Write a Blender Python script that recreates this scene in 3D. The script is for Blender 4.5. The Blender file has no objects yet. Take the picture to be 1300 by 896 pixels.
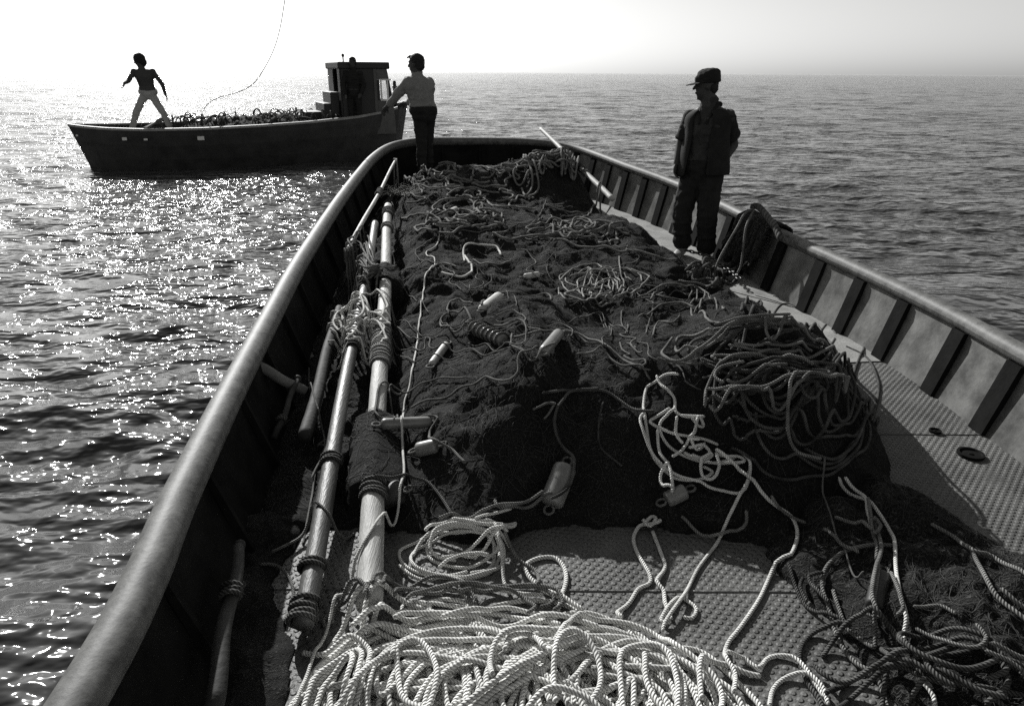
import bpy, bmesh, math, random
import numpy as np
from mathutils import Vector, Matrix, noise as mnoise

R = math.radians
random.seed(7)
rng = np.random.default_rng(7)
SC = bpy.context.scene
COL = SC.collection

# ------------------------------------------------------------------ camera
CAM_H = 1.75
FOC = 900.0
PITCH = R(21.58)
ROLL = R(0.35)
cd = bpy.data.cameras.new('camera')
cam = bpy.data.objects.new('camera', cd)
COL.objects.link(cam)
cd.sensor_width = 36.0
cd.sensor_fit = 'HORIZONTAL'
cd.lens = 36.0 * FOC / 1300.0
cd.clip_start = 0.05
cd.clip_end = 60000.0
cam.matrix_world = Matrix.Translation((0, 0, CAM_H)) @ Matrix.Rotation(math.pi / 2 - PITCH, 4, 'X') @ Matrix.Rotation(ROLL, 4, 'Z')
SC.camera = cam

# ------------------------------------------------------------------ light
SUN_AZ = R(-27.0)      # left of the view direction (+Y)
SUN_EL = R(29.5)
world = bpy.data.worlds.new('World')
SC.world = world
world.use_nodes = True
nt = world.node_tree
for n in list(nt.nodes):
    nt.nodes.remove(n)
out = nt.nodes.new('ShaderNodeOutputWorld')
bg = nt.nodes.new('ShaderNodeBackground')
sky = nt.nodes.new('ShaderNodeTexSky')
sky.sky_type = 'NISHITA'
sky.sun_disc = False
sky.sun_elevation = SUN_EL
sky.sun_rotation = SUN_AZ          # clockwise from +Y
sky.air_density = 1.0
sky.dust_density = 0.9
sky.ozone_density = 1.0
bw = nt.nodes.new('ShaderNodeRGBToBW')
tint = nt.nodes.new('ShaderNodeMix'); tint.data_type = 'RGBA'; tint.blend_type = 'MULTIPLY'
tint.inputs[0].default_value = 1.0
tint.inputs[7].default_value = (1.0, 1.0, 0.985, 1)
nt.links.new(sky.outputs[0], bw.inputs[0])
nt.links.new(bw.outputs[0], tint.inputs[6])
nt.links.new(tint.outputs[2], bg.inputs[0])
bg.inputs[1].default_value = 0.10
nt.links.new(bg.outputs[0], out.inputs[0])

sl = bpy.data.lights.new('sun', 'SUN')
sl.energy = 5.0
sl.angle = R(0.53)
sl.color = (1.0, 1.0, 0.985)
sun = bpy.data.objects.new('sun', sl)
COL.objects.link(sun)
sdir = Vector((math.sin(SUN_AZ) * math.cos(SUN_EL), math.cos(SUN_AZ) * math.cos(SUN_EL), math.sin(SUN_EL)))
sun.rotation_euler = sdir.to_track_quat('Z', 'Y').to_euler()
sun.location = sdir * 50

SC.view_settings.view_transform = 'Standard'
SC.view_settings.look = 'None'
SC.view_settings.exposure = 0.12
SC.view_settings.gamma = 1.0
SC.cycles.max_bounces = 6
SC.cycles.use_denoising = False
SC.cycles.sample_clamp_indirect = 4.0

WATER = -0.45


# ------------------------------------------------------------------ helpers
def ray(x, y):
    a, b = (x - 650) / FOC, (448 - y) / FOC
    a, b = a * math.cos(ROLL) - b * math.sin(ROLL), a * math.sin(ROLL) + b * math.cos(ROLL)
    return np.array([a, math.cos(PITCH) + b * math.sin(PITCH), -math.sin(PITCH) + b * math.cos(PITCH)])


def at(x, y, Y):
    d = ray(x, y)
    d = d * (Y / d[1])
    return Vector((d[0], d[1], d[2] + CAM_H))


def atz(x, y, z):
    d = ray(x, y)
    d = d * ((z - CAM_H) / d[2])
    return Vector((d[0], d[1], z))


def tag(o, label=None, cat=None, group=None, kind=None):
    if label: o['label'] = label
    if cat: o['category'] = cat
    if group: o['group'] = group
    if kind: o['kind'] = kind
    return o


def empty(name, loc=(0, 0, 0)):
    o = bpy.data.objects.new(name, None)
    o.empty_display_size = 0.1
    COL.objects.link(o)
    o.location = loc
    return o


def link(name, me, mat, parent=None):
    o = bpy.data.objects.new(name, me)
    COL.objects.link(o)
    if mat is not None and not me.materials:
        me.materials.append(mat)
    if parent is not None:
        o.parent = parent
        pl = Vector((0, 0, 0))
        q = parent
        while q is not None:
            pl += Vector(q.location)
            q = q.parent
        o.location = -pl
    return o


def mesh_np(name, V, F, A=None, mat=None, parent=None, smooth=True):
    if A is not None and not isinstance(A, np.ndarray):
        A, mat, parent, smooth = None, A, mat, (parent if isinstance(parent, bool) else smooth)
    """V (n,3) array, F (m,4) or (m,3) array"""
    V = np.asarray(V, dtype=np.float32)
    F = np.asarray(F, dtype=np.int32)
    k = F.shape[1]
    me = bpy.data.meshes.new(name)
    me.vertices.add(len(V))
    me.vertices.foreach_set('co', V.ravel())
    me.loops.add(F.size)
    me.loops.foreach_set('vertex_index', F.ravel())
    me.polygons.add(len(F))
    me.polygons.foreach_set('loop_start', np.arange(0, F.size, k, dtype=np.int32))
    me.polygons.foreach_set('loop_total', np.full(len(F), k, dtype=np.int32))
    if smooth:
        me.polygons.foreach_set('use_smooth', np.ones(len(F), dtype=bool))
    me.update(calc_edges=True)
    if A is not None:
        at_ = me.attributes.new('lay', 'FLOAT_VECTOR', 'POINT')
        at_.data.foreach_set('vector', A.astype(np.float32).ravel())
    return link(name, me, mat, parent)


def bm_obj(name, bm, mat=None, parent=None, smooth=False):
    bmesh.ops.recalc_face_normals(bm, faces=bm.faces[:])
    me = bpy.data.meshes.new(name)
    bm.to_mesh(me)
    bm.free()
    if smooth:
        for p in me.polygons: p.use_smooth = True
    return link(name, me, mat, parent)


def box_bm(bm, c, size, rot=None, bevel=0.0):
    m = Matrix.Translation(c)
    if rot is not None:
        m = m @ rot
    m = m @ Matrix.Diagonal((size[0], size[1], size[2], 1))
    r = bmesh.ops.create_cube(bm, size=1.0, matrix=m)
    if bevel:
        es = list({e for v in r['verts'] for e in v.link_edges})
        bmesh.ops.bevel(bm, geom=es, offset=bevel, segments=2, affect='EDGES', profile=0.5)


def add_faces(bm, rings, closed=True, caps=True):
    vs = [[bm.verts.new(p) for p in r] for r in rings]
    n = len(vs[0])
    for a, b in zip(vs, vs[1:]):
        for i in range(n if closed else n - 1):
            j = (i + 1) % n
            bm.faces.new((a[i], a[j], b[j], b[i]))
    if caps:
        bm.faces.new(vs[0][::-1])
        bm.faces.new(vs[-1])


def capsule(bm, a, b, ra, rb, n=12, caps=3):
    a, b = Vector(a), Vector(b)
    t = (b - a)
    L = t.length
    if L < 1e-6:
        t = Vector((0, 0, 1)); L = 1e-6
    t.normalize()
    s = t.orthogonal().normalized()
    u = t.cross(s)
    prof = []
    for k in range(caps + 1):
        th = math.pi / 2 * (k + 0.25) / (caps + 0.25)
        prof.append((-ra * math.cos(th), ra * math.sin(th)))
    for k in range(caps, -1, -1):
        th = math.pi / 2 * (k + 0.25) / (caps + 0.25)
        prof.append((L + rb * math.cos(th), rb * math.sin(th)))
    rings = []
    for h, r in prof:
        rings.append([a + t * h + (s * math.cos(2 * math.pi * i / n) + u * math.sin(2 * math.pi * i / n)) * r for i in range(n)])
    add_faces(bm, rings)


def ellipsoid(bm, c, rad, fx=Vector((1, 0, 0)), fy=Vector((0, 1, 0)), n=16, m=10):
    c = Vector(c)
    fx = fx.normalized(); fz = fx.cross(fy).normalized(); fy = fz.cross(fx).normalized()
    rings = []
    for k in range(m + 1):
        th = math.pi * (k + 0.3) / (m + 0.6)
        rings.append([c + fx * (rad[0] * math.sin(th) * math.cos(2 * math.pi * i / n)) + fy * (rad[1] * math.sin(th) * math.sin(2 * math.pi * i / n)) + fz * (rad[2] * -math.cos(th)) for i in range(n)])
    add_faces(bm, rings)


def loft(bm, secs, n=20):
    """secs: (centre, half width, half depth, side vector, front vector)"""
    rings = []
    for c, w, d, sx, fy in secs:
        c = Vector(c)
        rings.append([c + sx * (w * math.cos(2 * math.pi * i / n)) + fy * (d * math.sin(2 * math.pi * i / n)) for i in range(n)])
    add_faces(bm, rings)


# ------------------------------------------------------------------ materials
def nodes(m):
    m.use_nodes = True
    t = m.node_tree
    return t, t.nodes['Principled BSDF']


def mat(name, v, rough=0.7, var=0.0, scale=8.0, bump=0.0, bscale=60.0, metal=0.0, spec=0.5, v2=None, detail=6.0, coord='Object', stretch=None, bdist=0.01):
    """grey procedural material: value v mottled with noise, fine bump"""
    m = bpy.data.materials.new(name)
    t, p = nodes(m)
    p.inputs['Roughness'].default_value = rough
    p.inputs['Metallic'].default_value = metal
    p.inputs['Specular IOR Level'].default_value = spec
    tc = t.nodes.new('ShaderNodeTexCoord')
    src = tc.outputs[coord]
    if stretch:
        mp = t.nodes.new('ShaderNodeMapping')
        mp.inputs['Scale'].default_value = stretch
        t.links.new(src, mp.inputs[0]); src = mp.outputs[0]
    if var > 0:
        nz = t.nodes.new('ShaderNodeTexNoise')
        nz.inputs['Scale'].default_value = scale
        nz.inputs['Detail'].default_value = detail
        nz.inputs['Roughness'].default_value = 0.65
        t.links.new(src, nz.inputs['Vector'])
        cr = t.nodes.new('ShaderNodeValToRGB')
        lo = max(0.0, v * (1 - var)) if v2 is None else v2
        hi = v * (1 + var * 0.6) if v2 is None else v
        cr.color_ramp.elements[0].position = 0.32
        cr.color_ramp.elements[1].position = 0.68
        cr.color_ramp.elements[0].color = (lo, lo, lo * 0.97, 1)
        cr.color_ramp.elements[1].color = (hi, hi, hi * 0.97, 1)
        t.links.new(nz.outputs['Fac'], cr.inputs[0])
        t.links.new(cr.outputs[0], p.inputs['Base Color'])
    else:
        p.inputs['Base Color'].default_value = (v, v, v * 0.97, 1)
    if bump > 0:
        nb = t.nodes.new('ShaderNodeTexNoise')
        nb.inputs['Scale'].default_value = bscale
        nb.inputs['Detail'].default_value = 5
        t.links.new(src, nb.inputs['Vector'])
        bp = t.nodes.new('ShaderNodeBump')
        bp.inputs['Strength'].default_value = bump
        bp.inputs['Distance'].default_value = bdist
        t.links.new(nb.outputs['Fac'], bp.inputs['Height'])
        t.links.new(bp.outputs[0], p.inputs['Normal'])
    return m


def math_node(t, op, a, b=None, c=None):
    n = t.nodes.new('ShaderNodeMath'); n.operation = op
    for i, v in enumerate((a, b, c)):
        if v is None: continue
        if isinstance(v, (int, float)): n.inputs[i].default_value = v
        else: t.links.new(v, n.inputs[i])
    return n.outputs[0]


def tread_material(name, v, pitch=0.034):
    """painted steel deck with a hexagonal pattern of raised studs, worn and stained"""
    m = mat(name, v, rough=0.55, var=0.42, scale=3.0, spec=0.4)
    t = m.node_tree; p = t.nodes['Principled BSDF']
    tc = t.nodes.new('ShaderNodeTexCoord')
    sep = t.nodes.new('ShaderNodeSeparateXYZ')
    mp = t.nodes.new('ShaderNodeMapping'); mp.inputs['Rotation'].default_value = (0, 0, R(8))
    t.links.new(tc.outputs['Object'], mp.inputs[0])
    t.links.new(mp.outputs[0], sep.inputs[0])
    hs = []
    for ox, oy in ((0, 0), (0.5, 0.5)):
        fx = math_node(t, 'FRACT', math_node(t, 'ADD', math_node(t, 'MULTIPLY', sep.outputs[0], 1 / pitch), ox + 100))
        fy = math_node(t, 'FRACT', math_node(t, 'ADD', math_node(t, 'MULTIPLY', sep.outputs[1], 1 / (pitch * 1.5)), oy + 100))
        dx = math_node(t, 'SUBTRACT', fx, 0.5)
        dy = math_node(t, 'MULTIPLY', math_node(t, 'SUBTRACT', fy, 0.5), 1.5)
        d = math_node(t, 'SQRT', math_node(t, 'ADD', math_node(t, 'MULTIPLY', dx, dx), math_node(t, 'MULTIPLY', dy, dy)))
        hs.append(d)
    dmin = math_node(t, 'MINIMUM', hs[0], hs[1])
    mr = t.nodes.new('ShaderNodeMapRange'); mr.interpolation_type = 'SMOOTHSTEP'
    mr.inputs['From Min'].default_value = 0.16; mr.inputs['From Max'].default_value = 0.36
    mr.inputs['To Min'].default_value = 1.0; mr.inputs['To Max'].default_value = 0.0
    t.links.new(dmin, mr.inputs['Value'])
    nb = t.nodes.new('ShaderNodeTexNoise'); nb.inputs['Scale'].default_value = 90; nb.inputs['Detail'].default_value = 5
    t.links.new(tc.outputs['Object'], nb.inputs['Vector'])
    wn = t.nodes.new('ShaderNodeTexNoise'); wn.inputs['Scale'].default_value = 5.5; wn.inputs['Detail'].default_value = 6
    t.links.new(tc.outputs['Object'], wn.inputs['Vector'])
    wr = t.nodes.new('ShaderNodeMapRange'); wr.inputs['From Min'].default_value = 0.36; wr.inputs['From Max'].default_value = 0.62
    wr.inputs['To Min'].default_value = 0.25; wr.inputs['To Max'].default_value = 1.0
    t.links.new(wn.outputs['Fac'], wr.inputs['Value'])
    h = math_node(t, 'ADD', math_node(t, 'MULTIPLY', mr.outputs[0], wr.outputs[0]), math_node(t, 'MULTIPLY', nb.outputs['Fac'], 0.5))
    bp = t.nodes.new('ShaderNodeBump'); bp.inputs['Strength'].default_value = 1.0; bp.inputs['Distance'].default_value = 0.008
    t.links.new(h, bp.inputs['Height']); t.links.new(bp.outputs[0], p.inputs['Normal'])
    return m


def net_material(name, v, scale=90):
    """knotted netting: fine woven relief, dark twine with worn paler threads"""
    m = mat(name, v, rough=0.85, spec=0.15)
    t = m.node_tree; p = t.nodes['Principled BSDF']
    tc = t.nodes.new('ShaderNodeTexCoord')
    w = t.nodes.new('ShaderNodeTexNoise'); w.inputs['Scale'].default_value = 5; w.inputs['Detail'].default_value = 4
    t.links.new(tc.outputs['Object'], w.inputs['Vector'])
    mx = t.nodes.new('ShaderNodeMix'); mx.data_type = 'RGBA'; mx.blend_type = 'ADD'; mx.inputs[0].default_value = 0.35
    t.links.new(tc.outputs['Object'], mx.inputs[6]); t.links.new(w.outputs['Color'], mx.inputs[7])
    vo = t.nodes.new('ShaderNodeTexVoronoi'); vo.feature = 'DISTANCE_TO_EDGE'; vo.inputs['Scale'].default_value = scale
    t.links.new(mx.outputs[2], vo.inputs['Vector'])
    mr = t.nodes.new('ShaderNodeMapRange'); mr.inputs['From Min'].default_value = 0.0; mr.inputs['From Max'].default_value = 0.16
    mr.inputs['To Min'].default_value = 1.0; mr.inputs['To Max'].default_value = 0.0
    t.links.new(vo.outputs['Distance'], mr.inputs['Value'])
    big = t.nodes.new('ShaderNodeTexNoise'); big.inputs['Scale'].default_value = 3.5; big.inputs['Detail'].default_value = 8
    big.inputs['Roughness'].default_value = 0.7
    t.links.new(tc.outputs['Object'], big.inputs['Vector'])
    f = math_node(t, 'MULTIPLY', mr.outputs[0], big.outputs['Fac'])
    cr = t.nodes.new('ShaderNodeValToRGB')
    cr.color_ramp.elements[0].color = (v * .35, v * .35, v * .34, 1)
    cr.color_ramp.elements[1].color = (v * 3.2, v * 3.2, v * 3.1, 1)
    cr.color_ramp.elements[0].position = 0.1
    cr.color_ramp.elements[1].position = 0.75
    t.links.new(f, cr.inputs[0]); t.links.new(cr.outputs[0], p.inputs['Base Color'])
    fine = t.nodes.new('ShaderNodeTexNoise'); fine.inputs['Scale'].default_value = 45; fine.inputs['Detail'].default_value = 8
    t.links.new(tc.outputs['Object'], fine.inputs['Vector'])
    h = math_node(t, 'ADD', math_node(t, 'MULTIPLY', mr.outputs[0], 0.5), fine.outputs['Fac'])
    bp = t.nodes.new('ShaderNodeBump'); bp.inputs['Strength'].default_value = 0.9; bp.inputs['Distance'].default_value = 0.009
    t.links.new(h, bp.inputs['Height']); t.links.new(bp.outputs[0], p.inputs['Normal'])
    return m


def rope_mat(name, v, var, fleck=0.0):
    m = mat(name, v, 0.8, var=var, scale=9, spec=0.2)
    t = m.node_tree; p = t.nodes['Principled BSDF']
    a = t.nodes.new('ShaderNodeAttribute'); a.attribute_name = 'lay'
    sp = t.nodes.new('ShaderNodeSeparateXYZ'); t.links.new(a.outputs['Vector'], sp.inputs[0])
    an = math_node(t, 'ARCTAN2', sp.outputs[1], sp.outputs[0])
    q = math_node(t, 'ADD', math_node(t, 'MULTIPLY', an, 1.5), math_node(t, 'MULTIPLY', sp.outputs[2], 3 * math.pi / 4.4))
    h = math_node(t, 'ABSOLUTE', math_node(t, 'SINE', q))
    bp = t.nodes.new('ShaderNodeBump'); bp.inputs['Strength'].default_value = 1.0; bp.inputs['Distance'].default_value = 0.004
    t.links.new(h, bp.inputs['Height']); t.links.new(bp.outputs[0], p.inputs['Normal'])
    # colour is darker in the grooves between the strands
    src = p.inputs['Base Color'].links[0].from_socket if p.inputs['Base Color'].links else None
    mr = t.nodes.new('ShaderNodeMapRange'); mr.inputs['From Min'].default_value = 0.0; mr.inputs['From Max'].default_value = 0.6
    mr.inputs['To Min'].default_value = 0.58 - fleck * 2.2; mr.inputs['To Max'].default_value = 1.0
    t.links.new(h, mr.inputs['Value'])
    mx = t.nodes.new('ShaderNodeMix'); mx.data_type = 'RGBA'; mx.blend_type = 'MULTIPLY'; mx.inputs[0].default_value = 1.0
    t.links.new(src, mx.inputs[6]); t.links.new(mr.outputs[0], mx.inputs[7])
    t.links.new(mx.outputs[2], p.inputs['Base Color'])
    return m

M = {}
M['deck'] = tread_material('studded_deck_steel', 0.115, 0.033)
M['sidedeck'] = mat('side_deck_paint', 0.30, 0.7, var=0.35, scale=5, bump=0.3)
M['rail'] = mat('weathered_rail_paint', 0.16, 0.6, var=0.5, v2=0.05, scale=16, bump=0.12, bscale=60, spec=0.4, detail=12)
M['hull'] = mat('dark_hull_paint', 0.035, 0.55, var=0.5, scale=3, bump=0.2)
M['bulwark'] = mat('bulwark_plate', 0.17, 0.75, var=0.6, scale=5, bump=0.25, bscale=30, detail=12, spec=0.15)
M['bulwark_shade'] = mat('shaded_bulwark_plate', 0.014, 0.85, var=0.6, scale=4, bump=0.3, bscale=30, spec=0.06)  # shaded copy of the bulwark plate, shade put into the colour
M['stanchion'] = mat('stanchion_paint', 0.012, 0.85, var=0.4, scale=10, bump=0.2, spec=0.05)
M['net'] = net_material('black_netting', 0.026, 120)
M['net2'] = net_material('coarse_netting', 0.032, 60)
M['twine'] = mat('net_twine', 0.038, 0.8, var=0.6, scale=3)
M['rope_w'] = rope_mat('white_rope', 0.78, 0.28)
M['rope_m'] = rope_mat('worn_rope', 0.22, 0.55, .1)
M['rope_m2'] = rope_mat('greyed_rope', 0.38, 0.5, .1)
M['rope_d'] = rope_mat('tarred_rope', 0.10, 0.75, .18)
M['pole_w'] = mat('bleached_wood_pole', 0.42, 0.6, var=0.35, scale=6, bump=0.4, bscale=30, stretch=(6, 0.5, 6))
M['pole_g'] = mat('grey_pole', 0.095, 0.5, var=0.4, scale=6, bump=0.3, bscale=40, stretch=(4, 0.6, 4))
M['float'] = mat('float_skin', 0.20, 0.33, var=0.3, scale=14, spec=0.6)
M['float_w'] = mat('pale_float_skin', 0.5, 0.5, var=0.3, scale=14)
M['skin'] = mat('tanned_skin', 0.055, 0.6, var=0.2, scale=6, spec=0.25)
M['cloth_d'] = mat('dark_cloth', 0.022, 0.9, var=0.3, scale=12, bump=0.3, bscale=120, spec=0.2)
M['cloth_m'] = mat('work_shirt_cloth', 0.045, 0.9, var=0.3, scale=12, bump=0.3, bscale=120, spec=0.2)
M['cloth_l'] = mat('pale_cloth', 0.22, 0.9, var=0.2, scale=12, bump=0.3, bscale=120, spec=0.2)
M['trouser_l'] = mat('light_trouser_cloth', 0.36, 0.9, var=0.15, scale=12, bump=0.3, bscale=120, spec=0.2)
M['hair'] = mat('dark_hair', 0.012, 0.8, bump=0.9, bscale=60)
M['shoe'] = mat('scuffed_shoe_leather', 0.25, 0.5, var=0.5, scale=10)
M['metal'] = mat('galvanised_metal', 0.08, 0.4, metal=0.5, var=0.3, scale=20)
M['pole_d'] = mat('dark_pole', 0.05, 0.7, var=0.5, scale=6, bump=0.3, bscale=40, spec=0.2)  # darker tone for the short and nearest port poles
M['wood'] = mat('grey_timber', 0.16, 0.75, var=0.4, scale=6, bump=0.3)
M['gunwale'] = mat('pale_gunwale_paint', 0.28, 0.5, var=0.3, scale=6)
M['cabin'] = mat('shaded_cabin_paint', 0.022, 0.6, var=0.3, scale=3)  # shade of the aft and near walls put into this colour
M['cabin_dark'] = mat('dark_cabin_interior', 0.015, 0.8)
M['white'] = mat('white_paint', 0.75, 0.5)
gl = bpy.data.materials.new('window_glass'); _t, _p = nodes(gl)
_p.inputs['Base Color'].default_value = (.8, .8, .8, 1); _p.inputs['Roughness'].default_value = 0.05
_p.inputs['Transmission Weight'].default_value = 1.0
M['glass'] = gl
M['cabin_lit'] = mat('lit_cabin_paint', 0.10, 0.7, var=0.3, scale=3)  # lighter copy for the lit forward third of the near wall


# ------------------------------------------------------------------ value noise (numpy)
TB = rng.random((256, 256))
def vn(x, y):
    xi = np.floor(x).astype(int); yi = np.floor(y).astype(int)
    fx = x - xi; fy = y - yi
    fx = fx * fx * (3 - 2 * fx); fy = fy * fy * (3 - 2 * fy)
    a = TB[xi & 255, yi & 255]; b = TB[(xi + 1) & 255, yi & 255]
    c = TB[xi & 255, (yi + 1) & 255]; d = TB[(xi + 1) & 255, (yi + 1) & 255]
    return (a * (1 - fx) + b * fx) * (1 - fy) + (c * (1 - fx) + d * fx) * fy - 0.5

def fbm(x, y, o=4, g=0.5):
    s = 0; a = 1
    for k in range(o):
        s = s + a * vn(x * 2 ** k + 17.3 * k, y * 2 ** k + 5.1 * k); a *= g
    return s


# ------------------------------------------------------------------ sea
def build_sea():
    def az_list():
        a = list(np.linspace(-52, 52, 900))
        b = list(np.linspace(53, 307, 120))
        return np.radians(np.array(a + b))
    az = az_list()
    dep = np.radians(np.concatenate([np.linspace(72, 12, 330), np.geomspace(11.9, 0.35, 760), np.geomspace(0.33, 0.004, 20)]))
    hh = CAM_H - WATER
    rr = hh / np.tan(dep)
    A, Rr = np.meshgrid(az, rr)
    X = np.sin(A) * Rr; Y = np.cos(A) * Rr
    Z = np.zeros_like(X)
    dr = np.gradient(rr)[:, None] * np.ones_like(A)
    cell = np.maximum(np.abs(dr) * 1.0, Rr * np.radians(0.116))
    g = np.random.default_rng(3)
    n = 90
    lam = np.exp(g.uniform(math.log(0.16), math.log(6.5), n))
    th = g.normal(R(78), R(34), n)
    ph = g.uniform(0, 2 * math.pi, n)
    # patches of wind: local amplitude modulation
    mod = 0.75 + 0.9 * (fbm(X * 0.22 + 40, Y * 0.22 + 40, 3) + 0.15)
    mod = np.clip(mod, 0.65, 1.25)
    for i in range(n):
        k = 2 * math.pi / lam[i]
        sl_ = 0.0235 * (1.15 if lam[i] < .6 else 1.0 if lam[i] < 1.2 else 0.5)
        amp = sl_ / k
        fade = np.clip((lam[i] / cell - 2.2) / 2.0, 0, 1)
        wob = 0.6 * np.sin(0.31 * X / lam[i] + i) + 0.6 * np.sin(0.27 * Y / lam[i] + 2 * i)
        w = np.sin(k * (X * math.cos(th[i]) + Y * math.sin(th[i])) + ph[i] + wob)
        w = 1 - 2 * np.abs(np.sin(0.5 * np.arcsin(np.clip(w, -1, 1)))) * 0 + w - 1 if lam[i] > 1.5 else w
        Z += amp * fade * w * (mod if lam[i] < 1.5 else 1.0)
    Z += WATER
    # keep water out of the boat's inside
    nr, na = X.shape
    V = np.stack([X.ravel(), Y.ravel(), Z.ravel()], 1)
    i, j = np.meshgrid(np.arange(nr - 1), np.arange(na), indexing='ij')
    j2 = (j + 1) % na
    F = np.stack([(i * na + j).ravel(), (i * na + j2).ravel(), ((i + 1) * na + j2).ravel(), ((i + 1) * na + j).ravel()], 1)
    m = bpy.data.materials.new('sea_water')
    t, p = nodes(m)
    p.inputs['Base Color'].default_value = (0.06, 0.06, 0.06, 1)
    p.inputs['Roughness'].default_value = 0.085
    p.inputs['IOR'].default_value = 1.34
    tc = t.nodes.new('ShaderNodeTexCoord')
    mp = t.nodes.new('ShaderNodeMapping'); mp.inputs['Scale'].default_value = (1.0, 1.6, 1.0)
    t.links.new(tc.outputs['Object'], mp.inputs[0])
    n1 = t.nodes.new('ShaderNodeTexNoise'); n1.inputs['Scale'].default_value = 5.5; n1.inputs['Detail'].default_value = 2.0; n1.inputs['Roughness'].default_value = 0.5
    n2 = t.nodes.new('ShaderNodeTexNoise'); n2.inputs['Scale'].default_value = 0.9; n2.inputs['Detail'].default_value = 3.5; n2.inputs['Roughness'].default_value = 0.62
    t.links.new(mp.outputs[0], n1.inputs['Vector']); t.links.new(mp.outputs[0], n2.inputs['Vector'])
    b1 = t.nodes.new('ShaderNodeBump'); b1.inputs['Strength'].default_value = 0.75; b1.inputs['Distance'].default_value = 0.035
    b2 = t.nodes.new('ShaderNodeBump'); b2.inputs['Strength'].default_value = 0.8; b2.inputs['Distance'].default_value = 0.46
    t.links.new(n1.outputs['Fac'], b1.inputs['Height']); t.links.new(n2.outputs['Fac'], b2.inputs['Height'])
    t.links.new(b1.outputs[0], b2.inputs['Normal'])
    t.links.new(b2.outputs[0], p.inputs['Normal'])
    o = mesh_np('sea', V, F, m)
    tag(o, kind='structure')

build_sea()

# ------------------------------------------------------------------ our boat: outline
def deck_z(Y): return 0.25 * (np.maximum(0, np.asarray(Y, float) - 3) / 7.5) ** 2
def rail_z(Y): return 0.43 + 0.38 * (np.maximum(0, np.asarray(Y, float) - 3) / 7.5) ** 2
# rail centreline, stern left -> bow -> stern right
LEFT = [(-0.93, -2.6), (-0.92, -1.0), (-0.93, 0.3), (-0.97, 1.19), (-1.02, 1.6), (-1.10, 2.0), (-1.24, 2.85), (-1.38, 3.8), (-1.55, 5.1), (-1.72, 7.0), (-1.80, 8.7), (-1.79, 9.6), (-1.70, 10.15), (-1.52, 10.45), (-1.25, 10.58)]
BOW = [(-0.6, 10.63), (0.0, 10.62), (0.35, 10.55)]
RIGHT = [(0.66, 10.38), (0.98, 9.98), (1.43, 8.95), (1.82, 8.0), (2.09, 6.9), (2.28, 5.85), (2.48, 4.85), (2.585, 4.0), (2.60, 3.3), (2.62, 2.0), (2.60, 0.6), (2.55, -1.0), (2.45, -2.6)]


def catmull(P, step):
    P = np.asarray(P, float)
    P = np.vstack([2 * P[0] - P[1], P, 2 * P[-1] - P[-2]])
    o = []
    for i in range(1, len(P) - 2):
        p0, p1, p2, p3 = P[i - 1], P[i], P[i + 1], P[i + 2]
        L = np.linalg.norm(p2 - p1)
        n = max(2, int(L / step))
        t = np.linspace(0, 1, n, endpoint=False)[:, None]
        o.append(0.5 * ((2 * p1) + (-p0 + p2) * t + (2 * p0 - 5 * p1 + 4 * p2 - p3) * t ** 2 + (-p0 + 3 * p1 - 3 * p2 + p3) * t ** 3))
    o.append(P[-2][None, :])
    return np.vstack(o)


def resample(P, step):
    d = np.r_[0, np.cumsum(np.linalg.norm(np.diff(P, axis=0), axis=1))]
    n = max(3, int(d[-1] / step) + 1)
    s = np.linspace(0, d[-1], n)
    return np.stack([np.interp(s, d, P[:, k]) for k in range(P.shape[1])], 1)


OUT = resample(catmull(LEFT + BOW + RIGHT, 0.05), 0.06)
TAN = np.gradient(OUT, axis=0); TAN /= np.linalg.norm(TAN, axis=1)[:, None]
INW = np.stack([TAN[:, 1], -TAN[:, 0]], 1)       # points inboard (right of travel)
ZR = rail_z(OUT[:, 1]); ZD = deck_z(OUT[:, 1])


def strip(secs):
    """secs: list of (N,3) arrays -> V,F quads open strip"""
    k = len(secs); N = len(secs[0])
    V = np.concatenate(secs, 0)
    F = []
    for a in range(k - 1):
        i = np.arange(N - 1)
        F.append(np.stack([a * N + i, a * N + i + 1, (a + 1) * N + i + 1, (a + 1) * N + i], 1))
    return V, np.concatenate(F)


def off(d, z):
    z = np.broadcast_to(z, (len(OUT),))
    return np.stack([OUT[:, 0] + INW[:, 0] * d, OUT[:, 1] + INW[:, 1] * d, z], 1)


boat = empty('fishing_boat', (0.6, 3.0, WATER))
tag(boat, 'steel fishing boat seen from aboard, its pipe rail enclosing a studded deck', 'boat')

# rail tube: thicker on the port side
wl = np.clip((0.2 - OUT[:, 0]) / 1.2, 0, 1)
rad = 0.052 + 0.010 * wl
V = []; n = 16
for q in range(n):
    a = 2 * math.pi * q / n
    V.append(np.stack([OUT[:, 0] + INW[:, 0] * rad * math.cos(a), OUT[:, 1] + INW[:, 1] * rad * math.cos(a), ZR + rad * math.sin(a) * 0.95
                       + 0.0025 * fbm(OUT[:, 1] * 2.2 + 9, OUT[:, 0] * 2 + 3, 3)], 1))
V.append(V[0])
Vv, Ff = strip(V)
mesh_np('rail', Vv, Ff, M['rail'], boat)
# outer hull
Vv, Ff = strip([off(-0.03, ZR - 0.05), off(-0.045, ZR - 0.2), off(-0.03, ZD - 0.05), off(0.0, WATER + 0.1), off(0.10, WATER - 0.4), off(0.5, WATER - 0.8)])
mesh_np('hull', Vv, Ff, M['hull'], boat)
# rub strake
Vv, Ff = strip([off(-0.04, ZR - 0.245), off(-0.085, ZR - 0.255), off(-0.085, ZR - 0.305), off(-0.04, ZR - 0.315)])
mesh_np('rub_strake', Vv, Ff, M['hull'], boat)
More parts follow.
